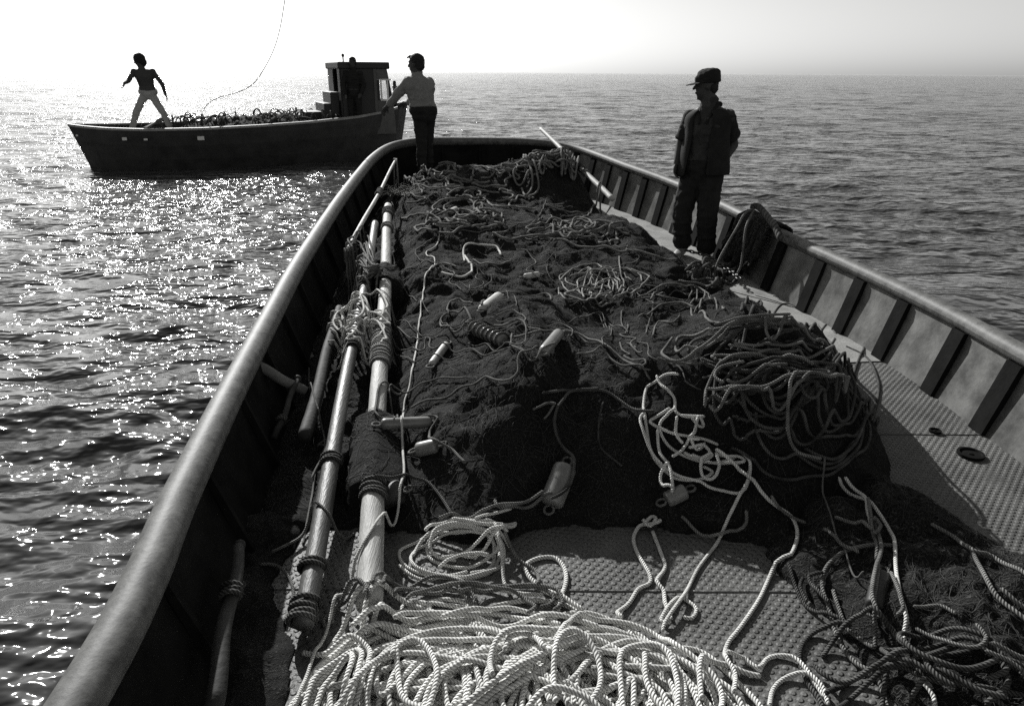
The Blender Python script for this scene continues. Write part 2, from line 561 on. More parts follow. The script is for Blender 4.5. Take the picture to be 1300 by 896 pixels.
# inner bulwark plating (three runs: port and bow shade put into the colour, starboard pale)
def sub_strip(i0, i1, secs):
    return strip([s[i0:i1] for s in secs])
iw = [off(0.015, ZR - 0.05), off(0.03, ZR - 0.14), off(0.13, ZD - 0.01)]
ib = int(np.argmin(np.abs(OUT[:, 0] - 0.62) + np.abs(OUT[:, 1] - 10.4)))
Vv, Ff = sub_strip(0, ib + 1, iw); mesh_np('bulwark', Vv, Ff, M['bulwark_shade'], boat)
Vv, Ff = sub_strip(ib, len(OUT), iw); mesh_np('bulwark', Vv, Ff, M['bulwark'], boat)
# deck sheet
NB = 40
sel = OUT[:, 1] > -2.7
mid_i = len(OUT) // 2
secs = []
il = int(np.argmin(np.abs(OUT[:, 0] + 0.5) + np.abs(OUT[:, 1] - 10.63)))
bmk = bmesh.new()
ys = np.concatenate([np.arange(-2.5, 10.2, 0.1), np.arange(10.2, 10.62, 0.04)])
Lx = [OUT[:il][np.argsort(OUT[:il, 1])]]
lpts = OUT[:il]; rpts = OUT[il:][::-1]
def xl(y): return np.interp(y, lpts[:, 1], lpts[:, 0])
def xr(y):
    m_ = np.maximum.accumulate(rpts[:, 1]); return np.interp(y, m_, rpts[:, 0])
rows = []
for y in ys:
    a, b = xl(y) + 0.07, xr(y) - 0.07
    z = float(deck_z(y))
    rows.append([bmk.verts.new((a + (b - a) * k / 10, y, z)) for k in range(11)])
for r0, r1 in zip(rows, rows[1:]):
    for k in range(10):
        bmk.faces.new((r0[k], r0[k + 1], r1[k + 1], r1[k]))
bm_obj('deck', bmk, M['deck'], boat)
# starboard waterway: pale plain margin plate
g0 = off(0.115, ZD + 0.006); g1 = off(0.62, ZD + 0.006)
ir = int(np.argmin(np.abs(OUT[:, 1] - 4.25) + 10 * (OUT[:, 0] < 1)))
Vv, Ff = sub_strip(ib + 4, ir, [g0, g1]); mesh_np('waterway_plate', Vv, Ff, M['sidedeck'], boat)

# stanchions
def stanchion(i, side):
    c = OUT[i]; t2 = TAN[i]; w2 = INW[i]
    zt = float(ZR[i]) - 0.045; zb = float(ZD[i]) + 0.002
    bm = bmesh.new()
    th = 0.055 if side > 0 else 0.012
    def P(d, z, s): return Vector((c[0] + w2[0] * d + t2[0] * s, c[1] + w2[1] * d + t2[1] * s, z))
    prof = [(0.012, zt), (0.042, zt), (0.056, zt - 0.05), (0.152, zb), (0.118, zb)] if side > 0 else [(0.012, zt), (0.035, zt), (0.05, zt - 0.05), (0.16, zb), (0.118, zb)]
    add_faces(bm, [[P(d, z, -th) for d, z in prof], [P(d, z, th) for d, z in prof]])
    # inboard flange
    fl = 0.03
    if False: add_faces(bm, [[P(0.137, zt - 0.05, -fl), P(0.137, zt - 0.05, fl), P(0.227, zb, fl), P(0.227, zb, -fl)],
                   [P(0.149, zt - 0.05, -fl), P(0.149, zt - 0.05, fl), P(0.239, zb, fl), P(0.239, zb, -fl)]])
    return bm_obj('stanchion', bm, M['stanchion'] if side > 0 else M['bulwark_shade'], boat)  # port and bow ones take the painted shade tone

d = np.r_[0, np.cumsum(np.linalg.norm(np.diff(OUT, axis=0), axis=1))]
iR0 = int(np.argmin(np.abs(OUT[:, 1] - 3.32) + 10 * (OUT[:, 0] < 1)))
s = d[iR0]
k = s
while k > d[ib] + 0.1:
    stanchion(int(np.argmin(np.abs(d - k))), 1)
    k -= 0.50 if k > d[ib] + 3.2 else 0.42
for k in (s + 0.5, s + 1.0, s + 1.5):
    stanchion(int(np.argmin(np.abs(d - k))), 1)
for y in np.arange(0.4, 9.8, 0.62):
    stanchion(int(np.argmin(np.abs(OUT[:, 1] - y) + 10 * (OUT[:, 0] > 0))), -1)
for x in (-1.0, -0.5, 0.0):
    stanchion(int(np.argmin(np.abs(OUT[:, 0] - x) + 10 * (OUT[:, 1] < 10.3))), 0)
# weld seams of the deck plating
for yy in (0.9, 2.08, 3.3, 4.6):
    bm = bmesh.new()
    a_, b_ = float(xl(yy)) + .12, float(xr(yy)) - .13
    z_ = float(deck_z(yy))
    rr_ = [[Vector((a_ + (b_ - a_) * k / 60, yy + o + .004 * mnoise.noise(Vector((k * .7, yy, 0))), z_ + h_)) for o, h_ in ((-.008, .001), (-.003, .0045), (.003, .0045), (.008, .001))] for k in range(61)]
    add_faces(bm, rr_, closed=True)
    bm_obj('weld_seam', bm, M['deck'], boat)
# flush deck filler plates
def deck_plate(px, py, r):
    c = atz(px, py, 0.004)
    bm = bmesh.new()
    n = 28
    prof = [(1.0, 0.0), (0.98, 0.012), (0.80, 0.012), (0.74, 0.004), (0.2, 0.005), (0.16, 0.010), (0.02, 0.010)]
    rings = [[c + Vector((r * q * math.cos(2 * math.pi * i / n), r * q * math.sin(2 * math.pi * i / n), h)) for i in range(n)] for q, h in prof]
    add_faces(bm, rings)
    bm_obj('filler_plate', bm, M['stanchion'], boat, smooth=False)
deck_plate(1232, 577, 0.062)
deck_plate(1187, 548, 0.03)

# ------------------------------------------------------------------ net: height field
CELL = 0.01
GX = np.arange(-2.0, 3.0, CELL); GY = np.arange(0.4, 11.2, CELL)
XX, YY = np.meshgrid(GX, GY, indexing='ij')


def poly_dist(P, X, Y):
    P = np.asarray(P, float)
    inside = np.zeros(X.shape, bool)
    dist = np.full(X.shape, 1e9)
    n = len(P)
    for i in range(n):
        a = P[i]; b = P[(i + 1) % n]
        ab = b - a
        t = np.clip(((X - a[0]) * ab[0] + (Y - a[1]) * ab[1]) / (ab @ ab), 0, 1)
        dist = np.minimum(dist, np.hypot(X - a[0] - t * ab[0], Y - a[1] - t * ab[1]))
        c = ((a[1] > Y) != (b[1] > Y)) & (X < (b[0] - a[0]) * (Y - a[1]) / (b[1] - a[1] + 1e-12) + a[0])
        inside ^= c
    return np.where(inside, dist, -dist)


def sstep(x, a, b):
    t = np.clip((x - a) / (b - a), 0, 1)
    return t * t * (3 - 2 * t)


MAIN = [(-1.0, 2.35), (-1.12, 2.9), (-1.36, 4.2), (-1.47, 5), (-1.6, 7), (-1.66, 9), (-1.35, 10.25), (-.9, 10.42), (0.2, 10.40), (.62, 9.8), (.96, 8.8), (1.20, 7.8), (1.42, 7.0), (1.58, 6.2),
        (1.76, 5.5), (1.96, 4.9), (2.03, 4.3), (2.05, 3.7), (1.9, 3.2), (1.72, 2.8), (1.5, 2.45), (1.1, 2.3), (.9, 2.38), (.6, 2.52), (.35, 2.40), (.1, 2.5), (-.1, 2.36), (-.3, 2.45), (-.55, 2.4), (-.8, 2.42)]
FORE = [(1.02, 2.7), (1.05, 2.1), (1.12, 1.75), (1.25, 1.2), (1.5, .8), (2.4, .8), (2.25, 1.5), (2.02, 2.05), (1.72, 2.75), (1.45, 2.95)]


def pole_axis(a, za, b, zb):
    return atz(a[0], a[1], za), atz(b[0], b[1], zb)

# poles (near end first): pixel anchor + real height of the axis
P1 = pole_axis((468, 768), 0.075, (493, 262), 0.47)
P2 = pole_axis((383, 792), 0.07, (477, 284), 0.42)
P3 = pole_axis((387, 556), 0.12, (430, 392), 0.20)


def seg_t(X, Y, a, b):
    ab = (b - a)
    t = np.clip(((X - a.x) * ab.x + (Y - a.y) * ab.y) / (ab.x ** 2 + ab.y ** 2), 0, 1)
    return t, np.hypot(X - a.x - t * ab.x, Y - a.y - t * ab.y), a.z + t * (b.z - a.z)


def G(X, Y, cx, cy, rx, ry, h, rot=0):
    c, s_ = math.cos(rot), math.sin(rot)
    u = ((X - cx) * c + (Y - cy) * s_) / rx; v = (-(X - cx) * s_ + (Y - cy) * c) / ry
    return h * np.exp(-(u * u + v * v) ** 1.25)


def main_h(X, Y):
    wobx = 0.10 * fbm(X * 3 + 3, Y * 3 + 8, 4)
    dist = poly_dist(MAIN, X, Y) + wobx
    # left of the bleached pole the net lies thin
    lx = P1[0].x + (Y - P1[0].y) / (P1[1].y - P1[0].y) * (P1[1].x - P1[0].x)
    right = sstep(X - lx, -0.05, 0.35)
    base = 0.05 + 0.19 * right + 0.05 * sstep(Y, 3, 9)
    b = base
    b = b + 0.22 * np.exp(-(((Y - 3.22 - 0.1 * np.sin(3 * X)) / 0.52) ** 2) ** 1.3) * sstep(X, -0.45, 0.15) * (1 - sstep(X, 1.1, 1.6))
    b = b + G(X, Y, .05, 4.05, .42, .40, 0.22)
    b = b + G(X, Y, 1.40, 3.58, .66, .60, 0.20)
    b = b + G(X, Y, 1.25, 3.05, .45, .35, 0.16)
    b = b + G(X, Y, .50, 8.75, .58, .62, 0.42)
    b = b + G(X, Y, -.55, 9.0, .6, .8, 0.16) + G(X, Y, -.3, 6.9, .7, .6, .08) + G(X, Y, .9, 6.4, .6, .7, .07)
    edge = np.clip(dist / 0.34, 0, 1) ** 0.72
    f = fbm(X * 2.2, Y * 2.2, 3) * 0.10 + fbm(X * 9 + 5, Y * 9, 3) * 0.022
    fold = (1 - np.abs(vn(X * 6 + 0.8 * Y, Y * 4.0 - X * 1.5)) * 4) * 0.026
    wv = fbm(X * 2.5 + 7, Y * 2.5, 3) * 3
    fold = fold + (1 - np.abs(vn(X * 2.6 + wv, Y * 13 + wv * 1.6 + X * 2)) * 4) * 0.013 * (0.4 + np.clip(vn(X * 1.7 + 50, Y * 1.7) * 3 + .5, 0, 1))
    f2 = fbm(X * 30, Y * 30, 3) * 0.006
    return np.where(dist > 0, deck_z(Y) + np.maximum(0.004, (b + f + fold) * edge + f2 * np.minimum(1, edge * 2)), -1.0), dist


def fore_h(X, Y):
    dist = poly_dist(FORE, X, Y) + 0.10 * fbm(X * 4 + 30, Y * 4, 4)
    edge = np.clip(dist / 0.25, 0, 1) ** 0.6
    b = 0.13 + G(X, Y, 1.55, 1.9, .3, .5, .09) + fbm(X * 5 + 9, Y * 5, 4) * 0.10 + (1 - np.abs(vn(X * 7, Y * 5)) * 4) * 0.022 + fbm(X * 30, Y * 30, 2) * 0.02
    return np.where(dist > 0, np.maximum(0.004, b * edge), -1.0), dist


HM, DM = main_h(XX, YY)
# press the net under the poles, and pull a flap of it over the bleached pole
for (pa, pb), r_ in ((P1, .044), (P2, .036), (P3, .032)):
    t_, dd, za = seg_t(XX, YY, pa, pb)
    lim = za - r_ * 0.5 + np.maximum(0, dd - r_ * 1.3) * 1.3
    cover = np.zeros_like(XX)
    if r_ == .044:
        yc = YY
        cover = sstep(yc, 2.50, 2.62) * (1 - sstep(yc, 3.05, 3.2)) + sstep(yc, 4.95, 5.1) * (1 - sstep(yc, 5.3, 5.45))
        HM = np.where((cover > 0.5) & (dd < 0.12), np.maximum(HM, za + 0.06 - dd * 0.5), HM)
    HM = np.where(cover > 0.5, HM, np.minimum(HM, lim))
HF, DF = fore_h(XX, YY)


def grid_mesh(name, H, m, x0, x1, y0, y1, st, parent=None):
    ix = np.arange(np.searchsorted(GX, x0), np.searchsorted(GX, x1), st)
    iy = np.arange(np.searchsorted(GY, y0), np.searchsorted(GY, y1), st)
    I, J = np.meshgrid(ix, iy, indexing='ij')
    Z = H[I, J]
    ok = Z > -0.5
    dz = deck_z(GY[J])
    Z = np.where(ok, Z, dz - 0.02)
    V = np.stack([GX[I].ravel(), GY[J].ravel(), Z.ravel()], 1)
    a, b = I.shape
    i, j = np.meshgrid(np.arange(a - 1), np.arange(b - 1), indexing='ij')
    F = np.stack([i * b + j, (i + 1) * b + j, (i + 1) * b + j + 1, i * b + j + 1], -1).reshape(-1, 4)
    okf = ok.ravel()[F].any(1)
    F = F[okf]
    used = np.unique(F)
    mp = np.full(len(V), -1); mp[used] = np.arange(len(used))
    return mesh_np(name, V[used], mp[F], m, parent)


SCUP = [(-1.1, .6), (-.62, .6), (-.64, 1.3), (-.70, 1.75), (-.86, 2.1), (-.85, 2.5), (-1.2, 2.6), (-1.15, 2.0), (-1.0, 1.4)]  # outline of a black net added to darken the deck here
DS = poly_dist(SCUP, XX, YY) + .05 * fbm(XX * 6, YY * 6, 3)
HS = np.where(DS > 0, np.maximum(.004, (.05 + .07 * fbm(XX * 7, YY * 7, 3) + .015 * fbm(XX * 30, YY * 30, 2)) * np.clip(DS / .12, 0, 1) ** .6), -1.0)
MAP = np.maximum(np.maximum(HM, HF), np.maximum(HS, deck_z(YY)))
BASE = MAP.copy()


def hz(x, y, mp=None):
    mp = MAP if mp is None else mp
    i = np.clip(np.rint((np.asarray(x) - GX[0]) / CELL).astype(int), 0, len(GX) - 1)
    j = np.clip(np.rint((np.asarray(y) - GY[0]) / CELL).astype(int), 0, len(GY) - 1)
    return mp[i, j]


def on(x, y):
    """where the sight line of this point meets the heaped net / deck"""
    dv = ray(x, y)
    t = np.arange(0.9, 14, 0.008)
    q = dv[None, :] * t[:, None]
    q[:, 2] += CAM_H
    h = hz(q[:, 0], q[:, 1], BASE)
    k = np.argmax(q[:, 2] < h)
    return q[k] if q[k, 2] < h[k] else q[-1]


# ------------------------------------------------------------------ ropes
def rope_np(P, r, pitch=None, lob=0.10, n=10):
    """twisted three strand rope around the polyline P"""
    P = np.asarray(P, float)
    pitch = pitch or r * 3.3 * 1e9
    T = np.gradient(P, axis=0)
    T /= np.linalg.norm(T, axis=1)[:, None] + 1e-9
    up = np.array([0, 0, 1.0])
    S = np.cross(T, up)
    ln = np.linalg.norm(S, axis=1)
    S[ln < 0.05] = (1, 0, 0)
    S /= np.linalg.norm(S, axis=1)[:, None]
    U = np.cross(S, T)
    s_ = np.r_[0, np.cumsum(np.linalg.norm(np.diff(P, axis=0), axis=1))]
    ph = np.arange(n) * 2 * math.pi / n
    tw = s_[:, None] * 2 * math.pi / pitch
    rad = r * np.ones((len(P), n)); rad[0] *= .15; rad[-1] *= .15
    V = P[:, None, :] + rad[..., None] * (np.cos(ph)[None, :, None] * S[:, None, :] + np.sin(ph)[None, :, None] * U[:, None, :])
    N = len(P)
    i, j = np.meshgrid(np.arange(N - 1), np.arange(n), indexing='ij')
    j2 = (j + 1) % n
    F = np.stack([i * n + j, (i + 1) * n + j, (i + 1) * n + j2, i * n + j2], -1).reshape(-1, 4)
    A = np.empty((N, n, 3)); A[..., 0] = np.cos(ph)[None, :]; A[..., 1] = np.sin(ph)[None, :]; A[..., 2] = (s_ / max(r, 1e-4))[:, None]
    return V.reshape(-1, 3), F, A.reshape(-1, 3)


class Bag:
    def __init__(s): s.V = []; s.F = []; s.A = []; s.n = 0
    def add(s, VF):
        V, F, A = VF
        s.A.append(A); s.V.append(V); s.F.append(F + s.n); s.n += len(V)
    def build(s, name, m, parent=None, smooth=True):
        return mesh_np(name, np.vstack(s.V), np.vstack(s.F), np.vstack(s.A), m, parent, smooth)


def lay(P2, r, stiff=0.03, lift=0.0):
    """let a plan curve (x, y) settle on whatever lies below, and pile up"""
    step = max(0.006, min(0.014, r * 0.75))
    P = resample(np.asarray(P2, float)[:, :2], step)
    k = np.ones(5) / 5
    i = np.clip(np.rint((P[:, 0] - GX[0]) / CELL).astype(int), 2, len(GX) - 3)
    j = np.clip(np.rint((P[:, 1] - GY[0]) / CELL).astype(int), 2, len(GY) - 3)
    w = 1
    z = np.full(len(P), -9.0)
    for a in range(-w, w + 1):
        for b in range(-w, w + 1):
            z = np.maximum(z, MAP[i + a, j + b])
    zr = z + r
    m = max(1, int(r * 1.6 / step))
    zz = zr.copy()
    for q in range(-m, m + 1):
        zz = np.maximum(zz, np.roll(zr, q)) if True else zz
    zz[:m] = zr[:m]; zz[-m:] = zr[-m:]
    sg = max(1.0, stiff / step)
    kk = np.arange(-int(3 * sg), int(3 * sg) + 1)
    g = np.exp(-0.5 * (kk / sg) ** 2); g /= g.sum()
    zs = np.convolve(np.pad(zz, len(kk) // 2, mode='edge'), g, mode='valid')[:len(P)]
    zf = np.maximum(zs, zr - r * 0.5) + lift
    zf = np.convolve(np.pad(zf, 2, mode='edge'), k, mode='valid')
    for a in range(-w, w + 1):
        for b in range(-w, w + 1):
            np.maximum.at(MAP, (i + a, j + b), zf + r * 0.55)
    return np.stack([P[:, 0], P[:, 1], zf], 1)


def pxpath(pts, close=False):
    W = np.array([on(x, y)[:2] for x, y in pts])
    if close: W = np.vstack([W, W[0]])
    return catmull(W, 0.02)


def ring_px(cx, cy, rx, ry, turns=1.0, ph=0.0, jit=0.06, seed=0):
    g = random.Random(seed * 31 + 5)
    pts = []
    n = int(14 * turns)
    for k in range(n + 1):
        a = ph + 2 * math.pi * k / 14
        j = 1 + g.uniform(-jit, jit) * 1.5
        pts.append((cx + rx * j * math.cos(a) + g.uniform(-1, 1) * jit * 10, cy + ry * j * math.sin(a)))
    return pts


def tangle(cx, cy, sx, sy, loops, rmin, rmax, seed, ecc=0.75, drift=0.5):
    """one long rope dropped in loops over the area (cx,cy,sx,sy) in plan"""
    g = np.random.default_rng(seed)
    pts = []
    x, y = cx, cy
    a = g.uniform(0, 6.28)
    for _ in range(loops):
        x = cx + g.normal(0, sx * drift); y = cy + g.normal(0, sy * drift)
        x = min(max(x, cx - sx), cx + sx); y = min(max(y, cy - sy), cy + sy)
        r_ = g.uniform(rmin, rmax); e = g.uniform(ecc, 1.25); th = g.uniform(0, math.pi)
        dirn = 1 if g.random() < 0.8 else -1
        nn = g.integers(7, 13)
        h2 = g.uniform(0, .25); p2 = g.uniform(0, 6.28)
        for k_ in range(nn):
            a += dirn * 2 * math.pi / 9
            rr = r_ * (1 + h2 * math.sin(2 * a + p2) + g.normal(0, 0.03))
            u = rr * math.cos(a); v = rr * e * math.sin(a)
            pts.append((x + u * math.cos(th) - v * math.sin(th), y + u * math.sin(th) + v * math.cos(th)))
    return catmull(np.array(pts), 0.02)

# ------------------------------------------------------------------ nets
def strands(name_, dens, x0, x1, y0, y1, H, mask, seed, rmin=.0006, rmax=.0013, parent=None, m=None):
    g = np.random.default_rng(seed)
    bag = Bag()
    c = 0
    while c < dens:
        x = g.uniform(x0, x1); y = y0 + (y1 - y0) * g.random() ** 1.25
        if mask(x, y) < 0.03: continue
        c += 1
        L = g.uniform(.10, .45); a = g.uniform(0, 6.28); nn = int(L / .022)
        cur = g.normal(0, .25)
        pts = []
        for _ in range(nn):
            a += cur + g.normal(0, .22)
            x += .022 * math.cos(a); y += .022 * math.sin(a)
            pts.append((x, y))
        P = np.array(pts)
        z = hz(P[:, 0], P[:, 1], H)
        if z.min() < -0.4: continue
        ph_ = g.uniform(0, 6.28)
        z = z + .002 + g.uniform(0, .008) * (0.5 + 0.5 * np.sin(np.arange(nn) * .6 + ph_))
        P = np.column_stack([P, z])
        r_ = g.uniform(rmin, rmax)
        bag.add(rope_np(P, r_, pitch=1, lob=0, n=3))
    return bag.build(name_, m or M['twine'], parent)


main_net = empty('fishing_net', (0.3, 5.5, 0.1))
tag(main_net, 'great dark heap of bunched netting filling the middle of the deck up to the bow', 'net')
grid_mesh('netting', HM, M['net'], -1.8, 2.35, 2.0, 10.8, 2, main_net)
tw = strands('loose_twine', 5200, -1.4, 2.1, 2.3, 9.5, HM, lambda x, y: DM[min(int((x - GX[0]) / CELL), len(GX) - 1), min(int((y - GY[0]) / CELL), len(GY) - 1)], 5, parent=main_net)
tag(tw, kind='stuff')
fore_net = empty('fishing_net', (1.5, 1.9, 0.05))
tag(fore_net, 'low dark net strewn with ropes on the studded deck in the right foreground', 'net')
grid_mesh('netting', HF, M['net2'], 0.8, 2.6, 0.5, 3.2, 1, fore_net)
tw = strands('loose_twine', 900, 1.0, 2.2, 1.2, 2.9, HF, lambda x, y: DF[min(int((x - GX[0]) / CELL), len(GX) - 1), min(int((y - GY[0]) / CELL), len(GY) - 1)], 6, parent=fore_net)
tag(tw, kind='stuff')

scupper_dark_net = grid_mesh('fishing_net', HS, M['net'], -1.3, -.5, .5, 2.7, 1)
tag(scupper_dark_net, 'thin black net added to darken the port scuppers under the poles', 'net')

# ------------------------------------------------------------------ poles
def stamp(a, b, r):
    """let later ropes lie over this pole"""
    global MAP
    t_, dd, za = seg_t(XX, YY, a, b)
    MAP = np.where(dd < r, np.maximum(MAP, za + np.sqrt(np.maximum(0, r * r - dd * dd))), MAP)


def pole(name, a, b, ra, rb, m, label, cat='pole', group=None, bands=(), wob=0.006, n=16, knob=False):
    a, b = Vector(a), Vector(b)
    L = (b - a).length
    t = (b - a).normalized(); s_ = t.cross(Vector((0, 0, 1))).normalized(); u = s_.cross(t)
    root = empty(name, a)
    tag(root, label, cat, group)
    N = max(8, int(L / .05))
    rings = []
    g = random.Random(int(abs(a.x) * 1000))
    for k in range(N + 1):
        f = k / N
        r_ = ra + (rb - ra) * f
        c = a + t * L * f + s_ * (wob * math.sin(f * 9 + a.x * 7)) + u * (wob * .5 * math.sin(f * 7))
        e = 1 + g.uniform(-.02, .02)
        if k in (0, N): e *= .93
        rings.append([c + (s_ * math.cos(2 * math.pi * i / n) + u * math.sin(2 * math.pi * i / n)) * r_ * e * (1 + .02 * math.sin(5 * i + a.x * 10)) for i in range(n)])
    bm = bmesh.new(); add_faces(bm, rings)
    if knob:
        ellipsoid(bm, b + t * .01, (.02, .02, .02))
    bm_obj('shaft', bm, m, root, smooth=True)
    for (f0, f1, mm) in bands:      # rope whipping round the pole
        bag = Bag()
        turns = max(2, int((f1 - f0) * L / .022))
        q = np.linspace(0, 1, turns * 14)
        th = q * turns * 2 * math.pi
        rr = ((ra + (rb - ra) * f0) + .008 + .0035 * np.sin(th * .37 + 1) * np.sin(th * .11))[:, None]
        q = q + .35 / turns * np.sin(th * 1.0 + a.x * 5) + .25 / turns * np.sin(th * .43)
        base = np.array(a)[None] + np.array(t)[None] * (L * (f0 + (f1 - f0) * q))[:, None]
        P = base + rr * (np.cos(th)[:, None] * np.array(s_)[None] + np.sin(th)[:, None] * np.array(u)[None])
        bag.add(rope_np(P, .009, n=6, lob=.15))
        bag.build('whipping', mm, root)
    stamp(a, b, max(ra, rb))
    return root


pole('pole', P1[0], P1[1], .047, .041, M['pole_w'], 'long bleached wooden pole lying beside the net, its near end bare and sawn off', group='poles along the port side',
     bands=((.105, .125, M['rope_d']), (.33, .43, M['rope_m']), (.93, .97, M['rope_d']), (.84, .86, M['rope_m'])))
pole('pole', P2[0], P2[1], .038, .034, M['pole_g'], 'long smooth grey pole lashed beside the bleached one', group='poles along the port side',
     bands=((.0, .022, M['rope_d']), (.05, .062, M['rope_d']), (.185, .20, M['rope_d']), (.43, .46, M['rope_d']), (.65, .68, M['rope_d'])))
pole('pole', P3[0], P3[1], .034, .030, M['pole_d'], 'short stout dim pole under the lashings, cut square at its near end', group='poles along the port side')
a4 = atz(349, 556, .10); b4 = atz(377, 482, .22)
pole('pole', a4, b4, .016, .015, M['pole_d'], 'thin short pole with a knob end in the dark port scuppers', group='poles along the port side', bands=((.25, .33, M['rope_d']),), knob=True)
a6 = atz(268, 905, .16); b6 = atz(304, 694, .20)
pole('pole', a6, b6, .028, .020, M['pole_d'], 'tapering knob-ended pole against the port bulwark nearest the camera', group='poles along the port side', bands=((.62, .72, M['rope_d']),), knob=True)
a5 = atz(442, 318, .40); b5 = at(503, 203, 9.4)
pole('pole', a5, b5, .021, .017, M['pole_w'], 'thin pale pole leaning up towards the port bow corner', group='poles along the port side', bands=((.5, .56, M['rope_m']),))
a7 = atz(777, 253, .50); b7 = at(687, 164, 10.25)
pole('pole', a7, b7, .030, .026, M['pole_w'], 'pale pole propped over the starboard bow rail with its foot in the net', group=None, bands=((.36, .44, M['rope_d']), (.30, .33, M['rope_m'])))
br = pole('timber_brace', atz(322, 462, .34), atz(388, 497, .16), .028, .028, M['wood'], 'short dark timber brace between the port bulwark and the poles', cat='timber', n=8)

# ------------------------------------------------------------------ floats (before the ropes so that ropes lie on them)
def float_at(p1, p2, r, label, m='float', dz=None, spiral=False, ry=None, group='net floats', ends=0.6, name='net_float'):
    a = on(*p1); b = on(*p2)
    dz = r * 0.7 if dz is None else dz
    a = Vector(a) + Vector((0, 0, dz)); b = Vector(b) + Vector((0, 0, dz))
    t = (b - a); L = t.length; t.normalize()
    s_ = t.cross(Vector((0, 0, 1)))
    if s_.length < .1: s_ = Vector((1, 0, 0))
    s_.normalize(); u = s_.cross(t)
    o = empty(name, (a + b) / 2)
    tag(o, label, 'float', group)
    prof = [(-.5, .25), (-.495, .6), (-.48, .82), (-.45, .95), (-.40, 1.0), (-.2, 1.0), (0, 1.0), (.2, 1.0), (.40, 1.0), (.45, .95), (.48, .82), (.495, .6), (.5, .25)]
    n = 20
    rings = []
    for h, q in prof:
        h2 = (abs(h) ** ends * (.5 ** (1 - ends))) * (1 if h > 0 else -1) if ends != 1 else h
        rings.append([(a + b) / 2 + t * L * h + (s_ * math.cos(2 * math.pi * i / n) + u * math.sin(2 * math.pi * i / n)) * r * q for i in range(n)])
    bm = bmesh.new(); add_faces(bm, rings)
    bm_obj('float_body', bm, M[m], o, smooth=True)
    if spiral:
        q = np.linspace(0, 1, 160)
        th = q * 2 * math.pi * 8
        P = np.array(a)[None] + np.array(t)[None] * (L * q)[:, None] + (r + .004) * (np.cos(th)[:, None] * np.array(s_)[None] + np.sin(th)[:, None] * np.array(u)[None])
        mesh_np('binding', *rope_np(P, .007, n=8, lob=.15), M['rope_m'], o)
    # eye of rope through each end
    for e, sg in ((a, -1), (b, 1)):
        th = np.linspace(0, 2 * math.pi, 22)
        c = np.array(e) + np.array(t) * sg * .022
        P = c[None] + .02 * (np.cos(th)[:, None] * np.array(t)[None] + np.sin(th)[:, None] * np.array(s_)[None])
        mesh_np('eye', *rope_np(P, .0055, n=6, lob=.1), M['rope_m'], o)
    stamp(a, b, r * .9)
    return o


FL = float_at
FL((597, 418), (641, 438), .033, 'ribbed float bound spirally with line, behind the dark net crest', spiral=True)
FL((612, 398), (634, 380), .032, 'small pale float standing out on the second net mound', m='float_w')
FL((690, 452), (710, 427), .029, 'smooth grey float tilted towards the right beside the spirally bound one')
FL((699, 650), (718, 600), .050, 'shiny cylindrical float lying upright on the shaded front face of the net')
FL((484, 543), (549, 540), .028, 'slim dark float lying level beside the bleached pole')
FL((530, 577), (556, 571), .034, 'small round dark float hanging on a loop near the long white line', group='net floats')
FL((470, 646), (512, 632), .052, 'fat black float wedged against the near end of the bleached pole', m='hull')
FL((548, 466), (567, 440), .022, 'tiny pale float with a loose tail, between the long line and the bound float', m='float_w')
FL((845, 641), (870, 629), .034, 'round dark float just under the pale coil of rope')
FL((666, 354), (684, 351), .024, 'small bright float on the net in front of the coil amidships', m='float_w')
FL((1108, 778), (1118, 735), .030, 'dark float half buried in ropes of the right foreground net', m='hull')
FL((571, 272), (579, 268), .030, 'small bright float lying far forward on the net to port', m='float_w')

# ------------------------------------------------------------------ white rope pile in the foreground
RW = .0086
bag = Bag()
for k_, (cx, cy, sx, sy, lo, r0, r1) in enumerate([(-.05, 1.46, .34, .28, 24, .14, .33), (.22, 1.42, .26, .28, 18, .12, .30), (-.28, 1.58, .18, .20, 10, .12, .26), (.02, 1.32, .4, .2, 20, .14, .34), (.30, 1.58, .20, .10, 12, .07, .17), (-.15, 1.70, .26, .06, 6, .10, .18), (.05, 1.38, .4, .2, 12, .2, .36), (-.1, 1.5, .3, .15, 12, .12, .26), (.2, 1.5, .3, .2, 12, .12, .3), (0, 1.4, .4, .2, 16, .16, .34)]):
    P = tangle(cx, cy, sx, sy, int(lo * .82), r0, r1, 40 + k_)
    keep = P
    bag.add(rope_np(lay(keep, RW), RW, n=10))
PILE = []
def w(pts, dz=.08, r=RW, close=False, b=None, n=10):
    global BASE
    W = []
    for x, y in pts:
        dv = ray(x, y); t = np.arange(0.9, 14, 0.008)
        q = dv[None, :] * t[:, None]; q[:, 2] += CAM_H
        h = hz(q[:, 0], q[:, 1], BASE) + dz
        hit = q[:, 2] < h
        if hit.any(): W.append(q[np.argmax(hit), :2])
    if len(W) < 2: return
    (b or bag).add(rope_np(lay(catmull(np.array(W), .02), r), r, n=n))

